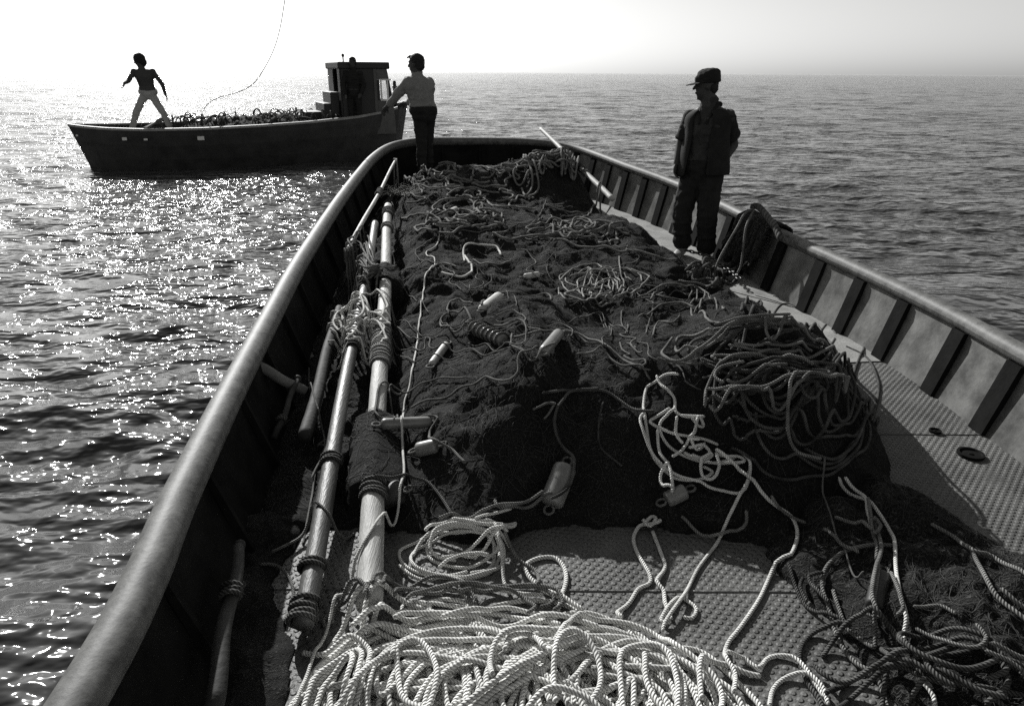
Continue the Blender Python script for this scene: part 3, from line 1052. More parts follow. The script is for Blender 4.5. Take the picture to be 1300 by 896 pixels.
w([(380, 802), (410, 810), (443, 801), (469, 822), (461, 858), (446, 900)], .10)
w([(378, 905), (386, 872), (402, 840), (443, 818), (459, 829), (454, 858), (440, 905)], .10)
w([(395, 905), (412, 862), (440, 838), (449, 850), (430, 905)], .08)
w([(446, 802), (483, 781), (546, 774), (602, 762), (657, 766), (694, 781), (712, 792)], .08)
w([(500, 795), (520, 783), (560, 778), (640, 786), (700, 786), (760, 800)], .06)
w([(420, 905), (470, 840), (500, 812), (524, 801), (542, 814), (554, 844), (550, 873), (535, 905)], .13)
w([(498, 830), (502, 815), (509, 873), (535, 897), (560, 910)], .12)
w([(713, 757), (694, 752), (673, 734), (667, 718), (681, 709), (702, 707), (715, 718), (719, 736), (713, 757), (708, 778), (699, 784), (646, 778), (600, 790), (560, 800)], .012)
w([(740, 778), (725, 770), (713, 762), (694, 752)], .02)
w([(600, 900), (620, 884), (660, 857), (699, 823), (717, 792), (731, 771), (752, 760), (783, 757), (810, 763), (839, 776), (857, 802), (883, 818), (910, 842), (920, 865), (915, 890), (900, 910)], .13)
w([(560, 905), (600, 885), (650, 850), (690, 832), (740, 800)], .15)
w([(705, 890), (703, 850), (707, 820), (722, 804), (742, 806), (760, 830), (762, 860), (740, 900)], .15)
w([(795, 905), (790, 860), (788, 820), (800, 805), (830, 800), (850, 810), (862, 850), (862, 890)], .16)
w([(820, 812), (822, 850), (840, 880), (860, 900)], .16)
w([(660, 905), (680, 882), (705, 872), (740, 880), (770, 900)], .15)
w([(888, 905), (886, 860), (895, 842), (920, 838), (945, 845), (968, 850)], .04)
w([(640, 830), (648, 812), (665, 808), (680, 820), (690, 840)], .12)
w([(625, 870), (622, 840), (632, 815), (655, 806), (700, 812)], .13)
pile = bag.build('rope_tangle', M['rope_w'])
tag(pile, 'large tangled pile of thick white rope in loose loops at the bottom of the view', 'rope')


def rope_thing(paths, label, m='rope_w', r=.010, dz=.0, n=10, name='rope', group=None, extra=None):
    b = Bag()
    if n > 6: r *= .76
    for p in paths:
        w(p, dz, r, b=b, n=n)
    for P in (extra or []):
        b.add(rope_np(lay(P, r), r, n=n))
    o = b.build(name, M[m])
    tag(o, label, 'rope', group)
    return o


rope_thing([[(828, 670), (812, 672), (804, 686), (810, 707), (823, 728), (825, 742), (810, 750), (799, 768), (783, 784), (790, 795)],
            [(828, 676), (839, 705), (844, 723), (833, 742), (842, 752), (844, 768), (852, 790)],
            [(815, 668), (824, 677), (832, 668), (826, 664), (818, 674), (835, 672), (838, 666)]], 'short white rope knotted at the net edge, a narrow loop on the deck')
rope_thing([[(852, 795), (838, 792), (860, 762), (876, 768), (884, 777), (878, 787), (866, 785)]], 'small curl of white rope lying by itself right of the white pile', r=.009)
# pale coil on the starboard side
coil = [[(862, 477), (843, 479), (832, 487), (821, 495), (817, 514), (819, 530), (821, 554), (827, 578), (843, 599), (867, 610), (891, 610), (905, 600), (892, 592)],
        [(819, 527), (812, 540), (815, 562), (829, 589), (854, 610), (880, 618), (913, 621), (939, 627), (950, 610), (951, 596)],
        [(832, 487), (840, 497), (856, 505), (858, 524), (875, 534), (891, 538)],
        [(858, 530), (840, 538), (837, 551), (845, 567), (867, 578), (902, 586), (934, 580)],
        [(862, 540), (894, 540)],
        [(850, 532), (825, 543), (829, 554), (848, 559), (880, 559), (912, 567)],
        [(867, 578), (880, 594), (907, 597), (925, 594), (941, 588)],
        [(833, 562), (837, 586), (848, 607), (853, 631), (850, 638)],
        [(848, 607), (837, 618), (840, 631), (853, 636)],
        [(851, 599), (864, 583), (874, 566), (884, 578), (894, 572)],
        [(872, 585), (890, 580), (903, 590), (890, 597), (876, 592)],
        [(858, 545), (856, 565), (866, 578)],
        [(875, 552), (892, 556), (884, 548), (880, 566), (872, 572), (888, 572)],
        [(905, 592), (920, 588), (936, 583), (945, 590), (935, 597), (915, 600)],
        [(900, 597), (888, 604), (890, 616), (902, 620), (911, 610), (906, 598)]]
rope_thing(coil + [[(842, 800), (844, 792), (868, 756), (888, 716), (920, 672), (946, 624), (951, 596), (940, 576)]],
           'pale coil spilled on the net slope, one end running to the white pile', r=.0088, dz=.02)
rope_thing([[(905, 592), (930, 606), (956, 624), (980, 642), (1004, 660), (1012, 680), (1004, 704), (984, 720), (964, 760), (940, 796), (924, 816), (920, 840), (932, 862), (930, 890)]],
           'single white rope snaking from the pale coil down across the studded deck', r=.0098, dz=.01)
rope_thing([[(864, 658), (880, 680), (907, 690), (934, 689), (946, 674), (946, 653)]], 'speckled rope sagging in a U below the pale coil', 'rope_m', .009)
rope_thing([[(976, 646), (986, 662), (1004, 669), (1022, 671)]], 'short dark rope end beside the snaking white rope', 'rope_m', .008)

# second, smaller coil at the left
g_ = random.Random(4)
cl = [ring_px(572, 707, 64, 27, 1.1, 0.3, .05, 1), ring_px(575, 709, 56, 22, 1.0, 1.2, .05, 2), ring_px(588, 702, 46, 18, 1.0, 2.2, .05, 3), ring_px(580, 712, 60, 25, .8, 3.2, .05, 9), ring_px(600, 700, 52, 14, .7, 2.0, .07, 12),
      [(540, 692), (557, 680), (600, 683), (640, 672), (655, 668), (646, 684), (620, 690), (590, 686)],
      [(603, 680), (615, 664), (632, 656), (650, 650)], [(628, 692), (636, 712), (640, 740), (648, 755)],
      [(506, 720), (530, 735), (590, 744), (640, 752), (690, 762)],
      [(570, 700), (610, 710), (645, 695)], [(560, 715), (600, 705), (640, 700)], [(556, 724), (590, 712), (622, 716)]]
rope_thing(cl, 'flat oval coil of pale rope between the bleached pole and the studded deck', 'rope_w', .0088, .01)
cl = [ring_px(545, 770, 66, 30, .55, 2.9, .05, 20), ring_px(548, 772, 58, 24, .55, 3.0, .05, 21), ring_px(552, 775, 50, 20, .55, 3.1, .05, 22), ring_px(640, 765, 60, 18, .6, 3.3, .05, 23), ring_px(650, 770, 66, 18, .6, 3.4, .05, 24), ring_px(440, 790, 30, 22, .6, 3.0, .05, 25), ring_px(444, 790, 24, 18, .6, 3.1, .05, 26),
      ring_px(600, 775, 80, 22, .6, 3.2, .05, 27)]
rope_thing(cl, 'greyish rope arched in close parallel bights behind the white pile', 'rope_m', .009, .02)
rope_thing([[(640, 705), (662, 716), (680, 728), (684, 745), (682, 757)]], 'darker rope bent over the deck just behind the tall white loop', 'rope_m', .009, .01)

# long white line
rope_thing([[(560, 287), (554, 311), (541, 321), (552, 331), (546, 342), (539, 362), (531, 420), (522, 480), (513, 520), (511, 560), (513, 600), (509, 644), (491, 685), (465, 726), (435, 762), (413, 807), (400, 838), (385, 880), (375, 910)]],
           'long thin pale line running the length of the net past the bleached pole', 'rope_w', .0075, .012)

# ropes over the crest of the net
rope_thing([[(688, 506), (723, 502), (751, 499), (776, 504), (812, 527), (830, 540)], [(760, 500), (723, 512), (705, 533), (707, 560), (720, 584), (728, 605), (724, 632), (712, 648), (698, 657)]],
           'dark rope arching over the front of the net down to the shiny float', 'rope_d', .009, .01)
rope_thing([[(628, 634), (633, 648), (652, 651), (691, 646), (700, 650)], [(557, 679), (600, 662), (640, 652), (690, 645)]], 'pale rope along the foot of the net left of the shiny float', 'rope_m', .009, .01)
rope_thing([[(475, 527), (486, 517), (511, 504), (514, 498)], [(475, 524), (484, 532), (504, 534), (553, 534), (552, 542), (546, 552), (546, 565), (557, 572), (574, 573), (590, 590)]], 'loop of rope from the bleached pole to the little round float', 'rope_m', .008, .01)
rope_thing([[(475, 612), (500, 608), (536, 609), (557, 626), (573, 655)]], 'dark rope bowed over the net foot beside the fat black float', 'rope_d', .009, .02)
rope_thing([[(766, 510), (760, 542), (763, 575), (790, 598)]], 'thin dark cord down the shaded front face of the net', 'rope_d', .006, .01)
rope_thing([[(676, 529), (690, 522), (703, 515), (700, 530), (690, 540)], [(680, 532), (696, 524), (706, 520)]], 'frayed knot of cord on the net front', 'rope_m', .007, .01)
# float line round the second mound
rope_thing([[(600, 411), (580, 399), (562, 403), (560, 414), (574, 421), (597, 419)], [(647, 433), (681, 421), (711, 419), (738, 431), (765, 438), (791, 458), (808, 466)],
            [(611, 398), (621, 378), (654, 372), (694, 374), (700, 380)], [(627, 415), (667, 411)], [(600, 385), (582, 380), (568, 392), (570, 405)], [(594, 369), (620, 374)], [(713, 420), (740, 435), (770, 442)]],
           'float line looped over the second net mound through the bound float', 'rope_m', .008, .01)
rope_thing([[(787, 435), (790, 445), (800, 450), (792, 455), (806, 462), (815, 458), (820, 466), (812, 470), (826, 474)], [(795, 437), (808, 442)]], 'small frayed bunch of line ends right of the grey float', 'rope_m', .006, .01)
rope_thing([[(715, 264), (694, 262), (728, 270), (754, 262), (775, 262)], [(700, 275), (712, 286), (740, 276), (752, 268)], [(698, 290), (705, 284), (722, 290), (748, 281)]], 'thin ropes strung in front of the far net mound', 'rope_m', .010, .01, n=6)
rope_thing([[(660, 300), (714, 304), (741, 314), (781, 321), (815, 322), (860, 330)]], 'straight pale rope across the net towards the standing man', 'rope_m', .010, .01, n=6)
rope_thing([[(590, 331), (590, 314), (614, 312), (631, 316), (636, 326)], [(590, 327), (599, 341), (594, 351), (577, 352), (560, 347)]], 'S-shaped pale rope on the net left of amidships', 'rope_w', .009, .01, n=6)
rope_thing([[(549, 344), (560, 336), (580, 340)], [(600, 330), (625, 335), (650, 332)]], 'short ends of rope behind the S-shaped rope', 'rope_m', .008, .01, n=6)
lb = Bag()
for q in range(70):
    cx = g_.uniform(480, 860); cy = g_.uniform(215, 470)
    sc_ = .35 + (cy - 200) / 230
    a0 = g_.uniform(0, 6.28); pts = []; x_, y_ = cx, cy
    for k in range(g_.randint(4, 9)):
        a0 += g_.gauss(0, .75); x_ += 22 * sc_ * math.cos(a0); y_ += 10 * sc_ * math.sin(a0); pts.append((x_, y_))
    if any(hz(*on(px_, py_)[:2], HM) < 0 for px_, py_ in pts): continue
    w(pts, .008, g_.uniform(.003, .0055), b=lb, n=6)
tag(lb.build('float_line', M['rope_m'], main_net), kind='stuff')
# coil amidships
cl = [ring_px(760 + g_.uniform(-30, 34), 364 + g_.uniform(-14, 15), g_.uniform(14, 40), g_.uniform(6, 20), g_.uniform(.5, 1), g_.uniform(0, 6), .08, 50 + q) for q in range(11)]
cl += [[(711, 361), (718, 350), (738, 337), (758, 337), (764, 346)], [(786, 325), (787, 345), (792, 365), (785, 378)], [(746, 385), (790, 380), (820, 360), (822, 350), (800, 345)]]
rope_thing(cl, 'loose pale coil of rope amidships on the net', 'rope_m2', .0078, .01, n=8)
cl = [[(820, 385), (860, 388), (880, 380), (885, 370), (872, 362)], [(811, 402), (836, 391), (861, 388), (880, 392)], [(877, 396), (895, 402), (914, 410)], [(820, 372), (850, 378), (878, 372), (868, 362), (845, 366)],
      [(826, 380), (840, 362), (860, 360)], [(810, 378), (850, 366), (892, 374), (888, 392)]]
rope_thing(cl, 'scatter of thin pale ropes between the amidships coil and the dark starboard heap', 'rope_m', .0085, .02, n=8)

# dark rope heaped on the starboard mound
dk = [[(905, 419), (936, 416), (967, 405), (999, 407), (1030, 411), (1061, 422)],
      [(908, 429), (889, 418), (867, 418), (858, 429), (864, 443), (886, 444), (905, 433), (930, 424), (961, 416), (990, 412)],
      [(855, 424), (841, 438), (846, 457), (858, 463), (877, 457), (896, 443), (921, 432), (955, 422), (999, 418)],
      [(924, 441), (955, 447), (999, 444), (1049, 451), (1063, 441), (1045, 430), (1000, 428)],
      [(905, 471), (902, 466), (914, 460), (942, 460), (974, 457), (990, 450)],
      [(892, 544), (894, 516), (908, 488), (930, 469), (955, 463), (980, 469), (1005, 485), (1027, 500)],
      [(894, 529), (914, 540), (949, 544), (992, 540), (1055, 541), (1070, 520)],
      [(914, 529), (903, 513), (911, 497), (942, 487)],
      [(917, 522), (936, 510), (967, 508), (992, 516)],
      [(896, 547), (936, 557), (980, 554), (1020, 548)],
      [(1002, 544), (992, 554), (994, 579), (1005, 591), (1040, 600)]]
for q in range(22):
    dk.append(ring_px(1000 + g_.uniform(-45, 55), 480 + g_.uniform(-45, 75), g_.uniform(40, 95), g_.uniform(18, 60), g_.uniform(.7, 1.1), g_.uniform(0, 6), .05, 100 + q))
rope_thing(dk[11:], 'big dark heap of speckled rope coiled over the net on the starboard side', 'rope_d', .0095, .015, n=8)
rope_thing(dk[:11], 'long paler loops of rope spilling left over the dark starboard heap', 'rope_m', .0095, .05, n=8)
rope_thing([[(905, 425), (925, 421), (960, 417), (1000, 409), (1045, 413), (1062, 420)], [(926, 436), (960, 428), (1000, 424)], [(930, 446), (985, 452), (1030, 455)]], 'pale strand lying on top of the dark starboard rope heap', 'rope_m', .009, .03, n=8)

# ropes of the right foreground
TH = .0100
rope_thing([[(1234, 700), (1254, 742), (1274, 772), (1310, 802)], [(1181, 666), (1211, 686), (1234, 702), (1261, 709), (1305, 735)], [(1268, 750), (1285, 768), (1308, 778)]], 'grey rope leaving the right foreground net at the edge of the deck', 'rope_m', TH, .01)
rope_thing([[(1135, 689), (1105, 689), (1076, 697), (1051, 716), (1044, 742), (1053, 775), (1069, 811), (1089, 838), (1112, 854), (1125, 884), (1130, 905)]], 'thick grey rope in one wide open arc over the right foreground net', 'rope_m', TH, .03)
rope_thing([[(1063, 612), (1089, 623), (1112, 636), (1132, 669), (1140, 709), (1145, 742), (1152, 778), (1148, 811), (1162, 844), (1188, 877), (1185, 905)],
            [(1070, 615), (1096, 628), (1104, 640), (1107, 663)]], 'pale-ended rope running straight down the right foreground net', 'rope_w', TH * .9, .045)
rope_thing([[(1102, 630), (1107, 663), (1115, 686), (1114, 725), (1109, 765), (1110, 798), (1112, 815), (1092, 808), (1076, 792), (1066, 765), (1059, 739)], [(1110, 664), (1120, 690), (1110, 728), (1104, 765), (1110, 790)],
            [(1108, 660), (1118, 668), (1110, 674), (1104, 666), (1116, 662)]], 'double twisted rope tied with a knot above the right foreground float', 'rope_m', TH * .9, .05)
rope_thing([[(1000, 716), (1008, 745), (1023, 768), (1046, 788), (1075, 805)], [(1020, 735), (1014, 752), (1024, 770)], [(1045, 735), (1025, 740), (1030, 760), (1050, 780)]], 'speckled rope edging the right foreground net towards the open deck', 'rope_d', TH * .9, .01)
rope_thing([[(1078, 812), (1063, 806), (1036, 803), (1020, 815), (1015, 838), (1026, 867), (1039, 887), (1045, 905)]], 'dark thick rope hooped on the studded deck at the foot of the right net', 'rope_d', TH, .01)
rope_thing([[(920, 838), (945, 838), (962, 850), (972, 838), (985, 832), (1005, 836), (1020, 850), (1033, 868), (1046, 890)], [(975, 905), (982, 874), (1000, 860), (1023, 861), (1043, 881), (1050, 900)]], 'white rope in two small humps between the white pile and the dark hoop', 'rope_w', TH * .95, .01)
rope_thing([[(1046, 887), (1072, 867), (1112, 856), (1178, 864), (1244, 874), (1300, 887)], [(1119, 905), (1122, 866), (1135, 854), (1160, 858), (1180, 875)], [(1060, 905), (1090, 878), (1130, 874), (1160, 885)], [(1150, 905), (1180, 880), (1230, 882), (1280, 900)],
            [(1105, 880), (1150, 866), (1200, 872)]], 'dark ropes bunched along the bottom of the right foreground', 'rope_d', TH, .02)
far = [ring_px(g_.uniform(1060, 1280), g_.uniform(760, 880), g_.uniform(40, 110), g_.uniform(22, 55), g_.uniform(.5, .95), g_.uniform(0, 6), .05, 700 + q) for q in range(6)]
rope_thing(far, 'wide dark loops of rope sprawled over the low net in the right foreground', 'rope_d', TH, .02)
rope_thing([[(1158, 772), (1191, 770), (1214, 780)], [(1234, 805), (1247, 825), (1234, 844), (1205, 838), (1158, 811)], [(1250, 840), (1290, 847), (1310, 846)], [(1240, 855), (1280, 870), (1308, 888)]], 'speckled rope half hidden in the right foreground net', 'rope_m', TH * .8, .02)
rope_thing([[(1129, 732), (1142, 752), (1145, 778), (1134, 795)]], 'short stiff rope end on the right foreground net', 'rope_m', TH * .8, .03)
rope_thing([[(1041, 610), (1053, 646), (1069, 689), (1079, 716), (1092, 745)]], 'thin cord slanting down the right foreground net', 'rope_m', .0045, .02)
rope_thing([[(1059, 656), (1080, 668), (1105, 683)], [(1045, 672), (1060, 690), (1066, 702), (1090, 706)]], 'speckled rope pieces behind the thick open arc', 'rope_m', .009, .02)

# rope and net debris far forward: loops with floats
far = []
for q in range(26):
    cx = g_.uniform(500, 680); cy = g_.uniform(212, 300)
    s_ = .5 + (cy - 200) / 150
    far.append(ring_px(cx, cy, g_.uniform(12, 46) * s_, g_.uniform(4, 13) * s_, g_.uniform(.35, .8), g_.uniform(0, 6), .12, 200 + q))
far += [ring_px(g_.uniform(490, 640), g_.uniform(206, 262), g_.uniform(8, 34), g_.uniform(3, 9), g_.uniform(.3, .7), g_.uniform(0, 6), .2, 600 + q) for q in range(26)]
rope_thing(far, 'snarl of pale net ropes scattered far forward on the port side of the net', 'rope_m', .011, .01, n=6, name='rope_tangle')
far = []
for q in range(16):
    cx = g_.uniform(655, 735); cy = g_.uniform(200, 222)
    far.append(ring_px(cx, cy, g_.uniform(10, 34), g_.uniform(3, 9), g_.uniform(.4, .8), g_.uniform(0, 6), .12, 300 + q))
far += [[(654, 222), (652, 232), (662, 238), (672, 228)], [(668, 215), (676, 235), (668, 252), (662, 240)], [(676, 215), (684, 240), (672, 254)], [(690, 212), (684, 232)]]
rope_thing(far, 'bundle of pale ropes draped over the top of the far net mound', 'rope_m', .012, .01, n=6, name='rope_tangle')
far = []
for q in range(12):
    cx = g_.uniform(700, 790); cy = g_.uniform(278, 302)
    far.append(ring_px(cx, cy, g_.uniform(14, 40), g_.uniform(3, 9), g_.uniform(.4, .9), g_.uniform(0, 6), .12, 330 + q))
rope_thing(far, 'low tangle of ropes between the far mound and the straight pale rope', 'rope_m', .010, .01, n=6, name='rope_tangle')

tuft = Bag(); gg = random.Random(77); c_ = np.array(on(520, 245))
for q in range(150):
    a = gg.uniform(0, 6.28); L_ = gg.uniform(.08, .32); e_ = gg.uniform(.2, 1.2)
    dv = np.array((math.cos(a) * math.cos(e_), math.sin(a) * math.cos(e_), math.sin(e_)))
    o_ = c_ + np.array((gg.uniform(-.22, .22), gg.uniform(-.2, .2), -.01))
    P = o_[None] + dv[None] * (L_ * np.linspace(0, 1, 7))[:, None]; P[:, 2] -= .5 * L_ * np.linspace(0, 1, 7) ** 2.2
    tuft.add(rope_np(P, .0022, n=3))
tag(tuft.build('twine_tuft', M['rope_w']), 'frayed pale tuft of twine at the feet of the man in the bow corner', 'twine')

# lashings round the poles
def lashing(cy, x0, x1, nl, seed, label, m='rope_m'):
    g = random.Random(seed)
    b = Bag()
    for k in range(nl):
        y = cy + (k / max(1, nl - 1) - .5) * 44 + g.uniform(-4, 4)
        pts = []
        xa = x0 + g.uniform(-8, 12); xb = x1 + g.uniform(-10, 6)
        for q in range(7):
            f = q / 6
            pts.append((xa + (xb - xa) * f, y + 9 * math.sin(f * 6.3 + g.uniform(0, 1.5)) + g.uniform(-3, 3)))
        pts.append((xb - 4, y + g.uniform(5, 9)))
        for q in range(5):
            f = q / 5
            pts.append((xb + (xa - xb) * f - 8, y + 10 + 6 * math.sin(f * 5 + g.uniform(0, 2))))
        w(pts, .02, .007, b=b, n=8)
    for k in range(3):
        w(ring_px(x0 + 30 + g.uniform(-6, 6), cy + g.uniform(-10, 10), g.uniform(14, 24), g.uniform(12, 22), 1, g.uniform(0, 6), .1, seed + k), .03, .007, b=b, n=8)
    tag(b.build('lashing', M[m]), label, 'rope', 'rope lashings round the port poles')
lashing(440, 418, 498, 5, 3, 'nearer thick bundle of line lashed round the port poles', 'rope_w')
lashing(362, 438, 492, 5, 9, 'farther untidy bundle of line lashed round the port poles')
rope_thing([[(392, 462), (393, 490), (402, 530), (412, 560), (400, 600), (392, 650), (384, 690)], [(412, 560), (404, 566), (414, 572), (396, 610)]], 'slack cord hanging along the grey pole in the dark scuppers', 'rope_m', .006, .01)
rope_thing([[(330, 716), (352, 720), (368, 735), (372, 760), (360, 790)], [(345, 700), (375, 688), (400, 672)], [(404, 676), (430, 690), (450, 676)]], 'speckled rope crossing the near end of the grey pole', 'rope_m', .008, .01)

# ------------------------------------------------------------------ things near the starboard rail
b = Bag()
g_ = random.Random(12)
for q in range(10):
    w(ring_px(905 + g_.uniform(-18, 20), 350 + g_.uniform(-12, 12), g_.uniform(12, 28), g_.uniform(4, 9), .9, g_.uniform(0, 6), .08, 400 + q), .03, .011, b=b, n=8)
tag(b.build('rope_tangle', M['rope_d']), "dark knotted rope bunch on the deck margin at the standing man's feet", 'rope')
# chain
ch = empty('chain', on(878, 330)); tag(ch, "short galvanised chain lying just below the standing man's boots", 'chain')
pa = [np.array(on(x, y)) for x, y in [(872, 330), (884, 333), (900, 338), (915, 350), (928, 358), (938, 368)]]
CP = resample(catmull(np.array(pa), .01), .046)
for i in range(len(CP) - 1):
    a = Vector(CP[i]); t = (Vector(CP[i + 1]) - a).normalized()
    s_ = t.cross(Vector((0, 0, 1))).normalized(); u = s_.cross(t)
    side = s_ if i % 2 == 0 else (u * .8 + s_ * .6).normalized()
    th = np.linspace(0, 2 * math.pi, 17)
    P = np.array(a + Vector((0, 0, .09)))[None] + np.array(t)[None] * (.033 * np.cos(th))[:, None] + np.array(side)[None] * (.02 * np.sin(th))[:, None]
    mesh_np('link', *rope_np(P, .0065, pitch=1, lob=0, n=6), M['metal'], ch)

# dark net draped over the starboard rail
def draped():
    i0 = int(np.argmin(np.abs(OUT[:, 1] - 6.5) + 10 * (OUT[:, 0] < 1)))
    i1 = int(np.argmin(np.abs(OUT[:, 1] - 5.98) + 10 * (OUT[:, 0] < 1)))
    ii = np.linspace(i0, i1, 60)
    prof = []
    for q in np.linspace(0, 1, 46):
        prof.append(q)
    V = []
    for a, fi in enumerate(ii):
        x = np.interp(fi, range(len(OUT)), OUT[:, 0]); y = np.interp(fi, range(len(OUT)), OUT[:, 1])
        wx = np.interp(fi, range(len(OUT)), INW[:, 0]); wy = np.interp(fi, range(len(OUT)), INW[:, 1])
        zr_ = float(rail_z(y)); zd_ = float(deck_z(y))
        e = math.sin(math.pi * a / 59) ** .35
        low = .10 + .16 * (1 - e) + .05 * math.sin(a * .5)
        for q in prof:
            if q < .55:      # inside, rising from the deck
                f = q / .55
                d_ = .20 - .10 * f + .03 * math.sin(a * .9 + 3 * f) * (1 - f)
                z = zd_ + low + (zr_ + .03 - zd_ - low) * f
            elif q < .75:
                f = (q - .55) / .2
                d_ = .10 - .20 * f
                z = zr_ + .03 + .035 * math.sin(math.pi * f)
            else:
                f = (q - .75) / .25
                d_ = -.10 - .02 * f
                z = zr_ + .03 - .26 * f * (.7 + .3 * e)
            nz_ = .02 * mnoise.noise(Vector((a * .25, q * 12, 3)))
            V.append((x + wx * (d_ + nz_), y + wy * (d_ + nz_), z + nz_))
    n = len(prof)
    F = [(a * n + k, a * n + k + 1, (a + 1) * n + k + 1, (a + 1) * n + k) for a in range(59) for k in range(n - 1)]
    o = mesh_np('draped_net', np.array(V), np.array(F), M['net2'])
    mo = o.modifiers.new('thick', 'SOLIDIFY'); mo.thickness = .02
    tag(o, 'dark netting slung over the starboard rail beside the standing man', 'net')
draped()
# rope hanging from the rail in a loop
hp = [at(905, 350, 5.95), at(915, 325, 6.0), at(935, 290, 6.05), at(945, 272, 6.08), at(957, 266, 6.1), at(948, 285, 6.0), at(944, 310, 5.93), at(941, 335, 5.88), at(936, 348, 5.86)]
mesh_o = mesh_np('rope', *rope_np(resample(catmull(np.array([tuple(p) for p in hp]), .02), .012), .010, n=8), M['rope_m'])
tag(mesh_o, 'grey rope hitched over the starboard rail and hanging down in front of the draped net', 'rope')
hp = [at(952, 264, 6.12), at(962, 262, 6.1), at(975, 276, 5.95), at(985, 290, 5.8), at(992, 305, 5.68)]
mesh_o = mesh_np('rope', *rope_np(resample(catmull(np.array([tuple(p) for p in hp]), .02), .02), .028, n=10), M['rope_d'])
tag(mesh_o, 'thick black rope arched over the top of the starboard rail', 'rope')
rope_thing([[(941, 398), (948, 380), (965, 383), (966, 390), (955, 388)]], 'thin dark rope lying on the pale deck margin', 'rope_d', .008, .0, n=6)

# line thrown through the air between the boats
thr = [at(258, 141, 15.2), at(263, 133, 15.0), at(278, 124, 14.8), at(300, 118, 14.4), at(320, 108, 14.0), at(335, 88, 13.6), at(348, 62, 13.2), at(356, 34, 12.9), at(362, -2, 12.6), at(372, -60, 12.2), at(395, -120, 11.8)]
o = mesh_np('thrown_line', *rope_np(resample(catmull(np.array([tuple(p) for p in thr]), .1), .05), .007, n=6, lob=.1), M['rope_d'])
tag(o, 'thin line flying through the air above the other boat', 'rope')
# ------------------------------------------------------------------ the other boat
BA = Vector((-10.5, 17.5, 0)); BB = Vector((-2.95, 20.9, 0))
bax = (BB - BA); BL = bax.length; bax.normalize()
bsd = Vector((bax.y, -bax.x, 0))          # towards us


def bpt(s, o, z):
    return BA + bax * (s * BL) + bsd * o + Vector((0, 0, z))

SW = [0, .04, .10, .2, .35, .5, .65, .8, .9, .96, 1.0]
HW = [.10, .42, .80, 1.18, 1.38, 1.42, 1.38, 1.15, .78, .42, .05]
SZ = [.55, .52, .49, .47, .48, .52, .58, .67, .77, .87, 1.00]
def bw_(s): return float(np.interp(s, SW, HW))
def bz_(s): return float(np.interp(s, SW, SZ))


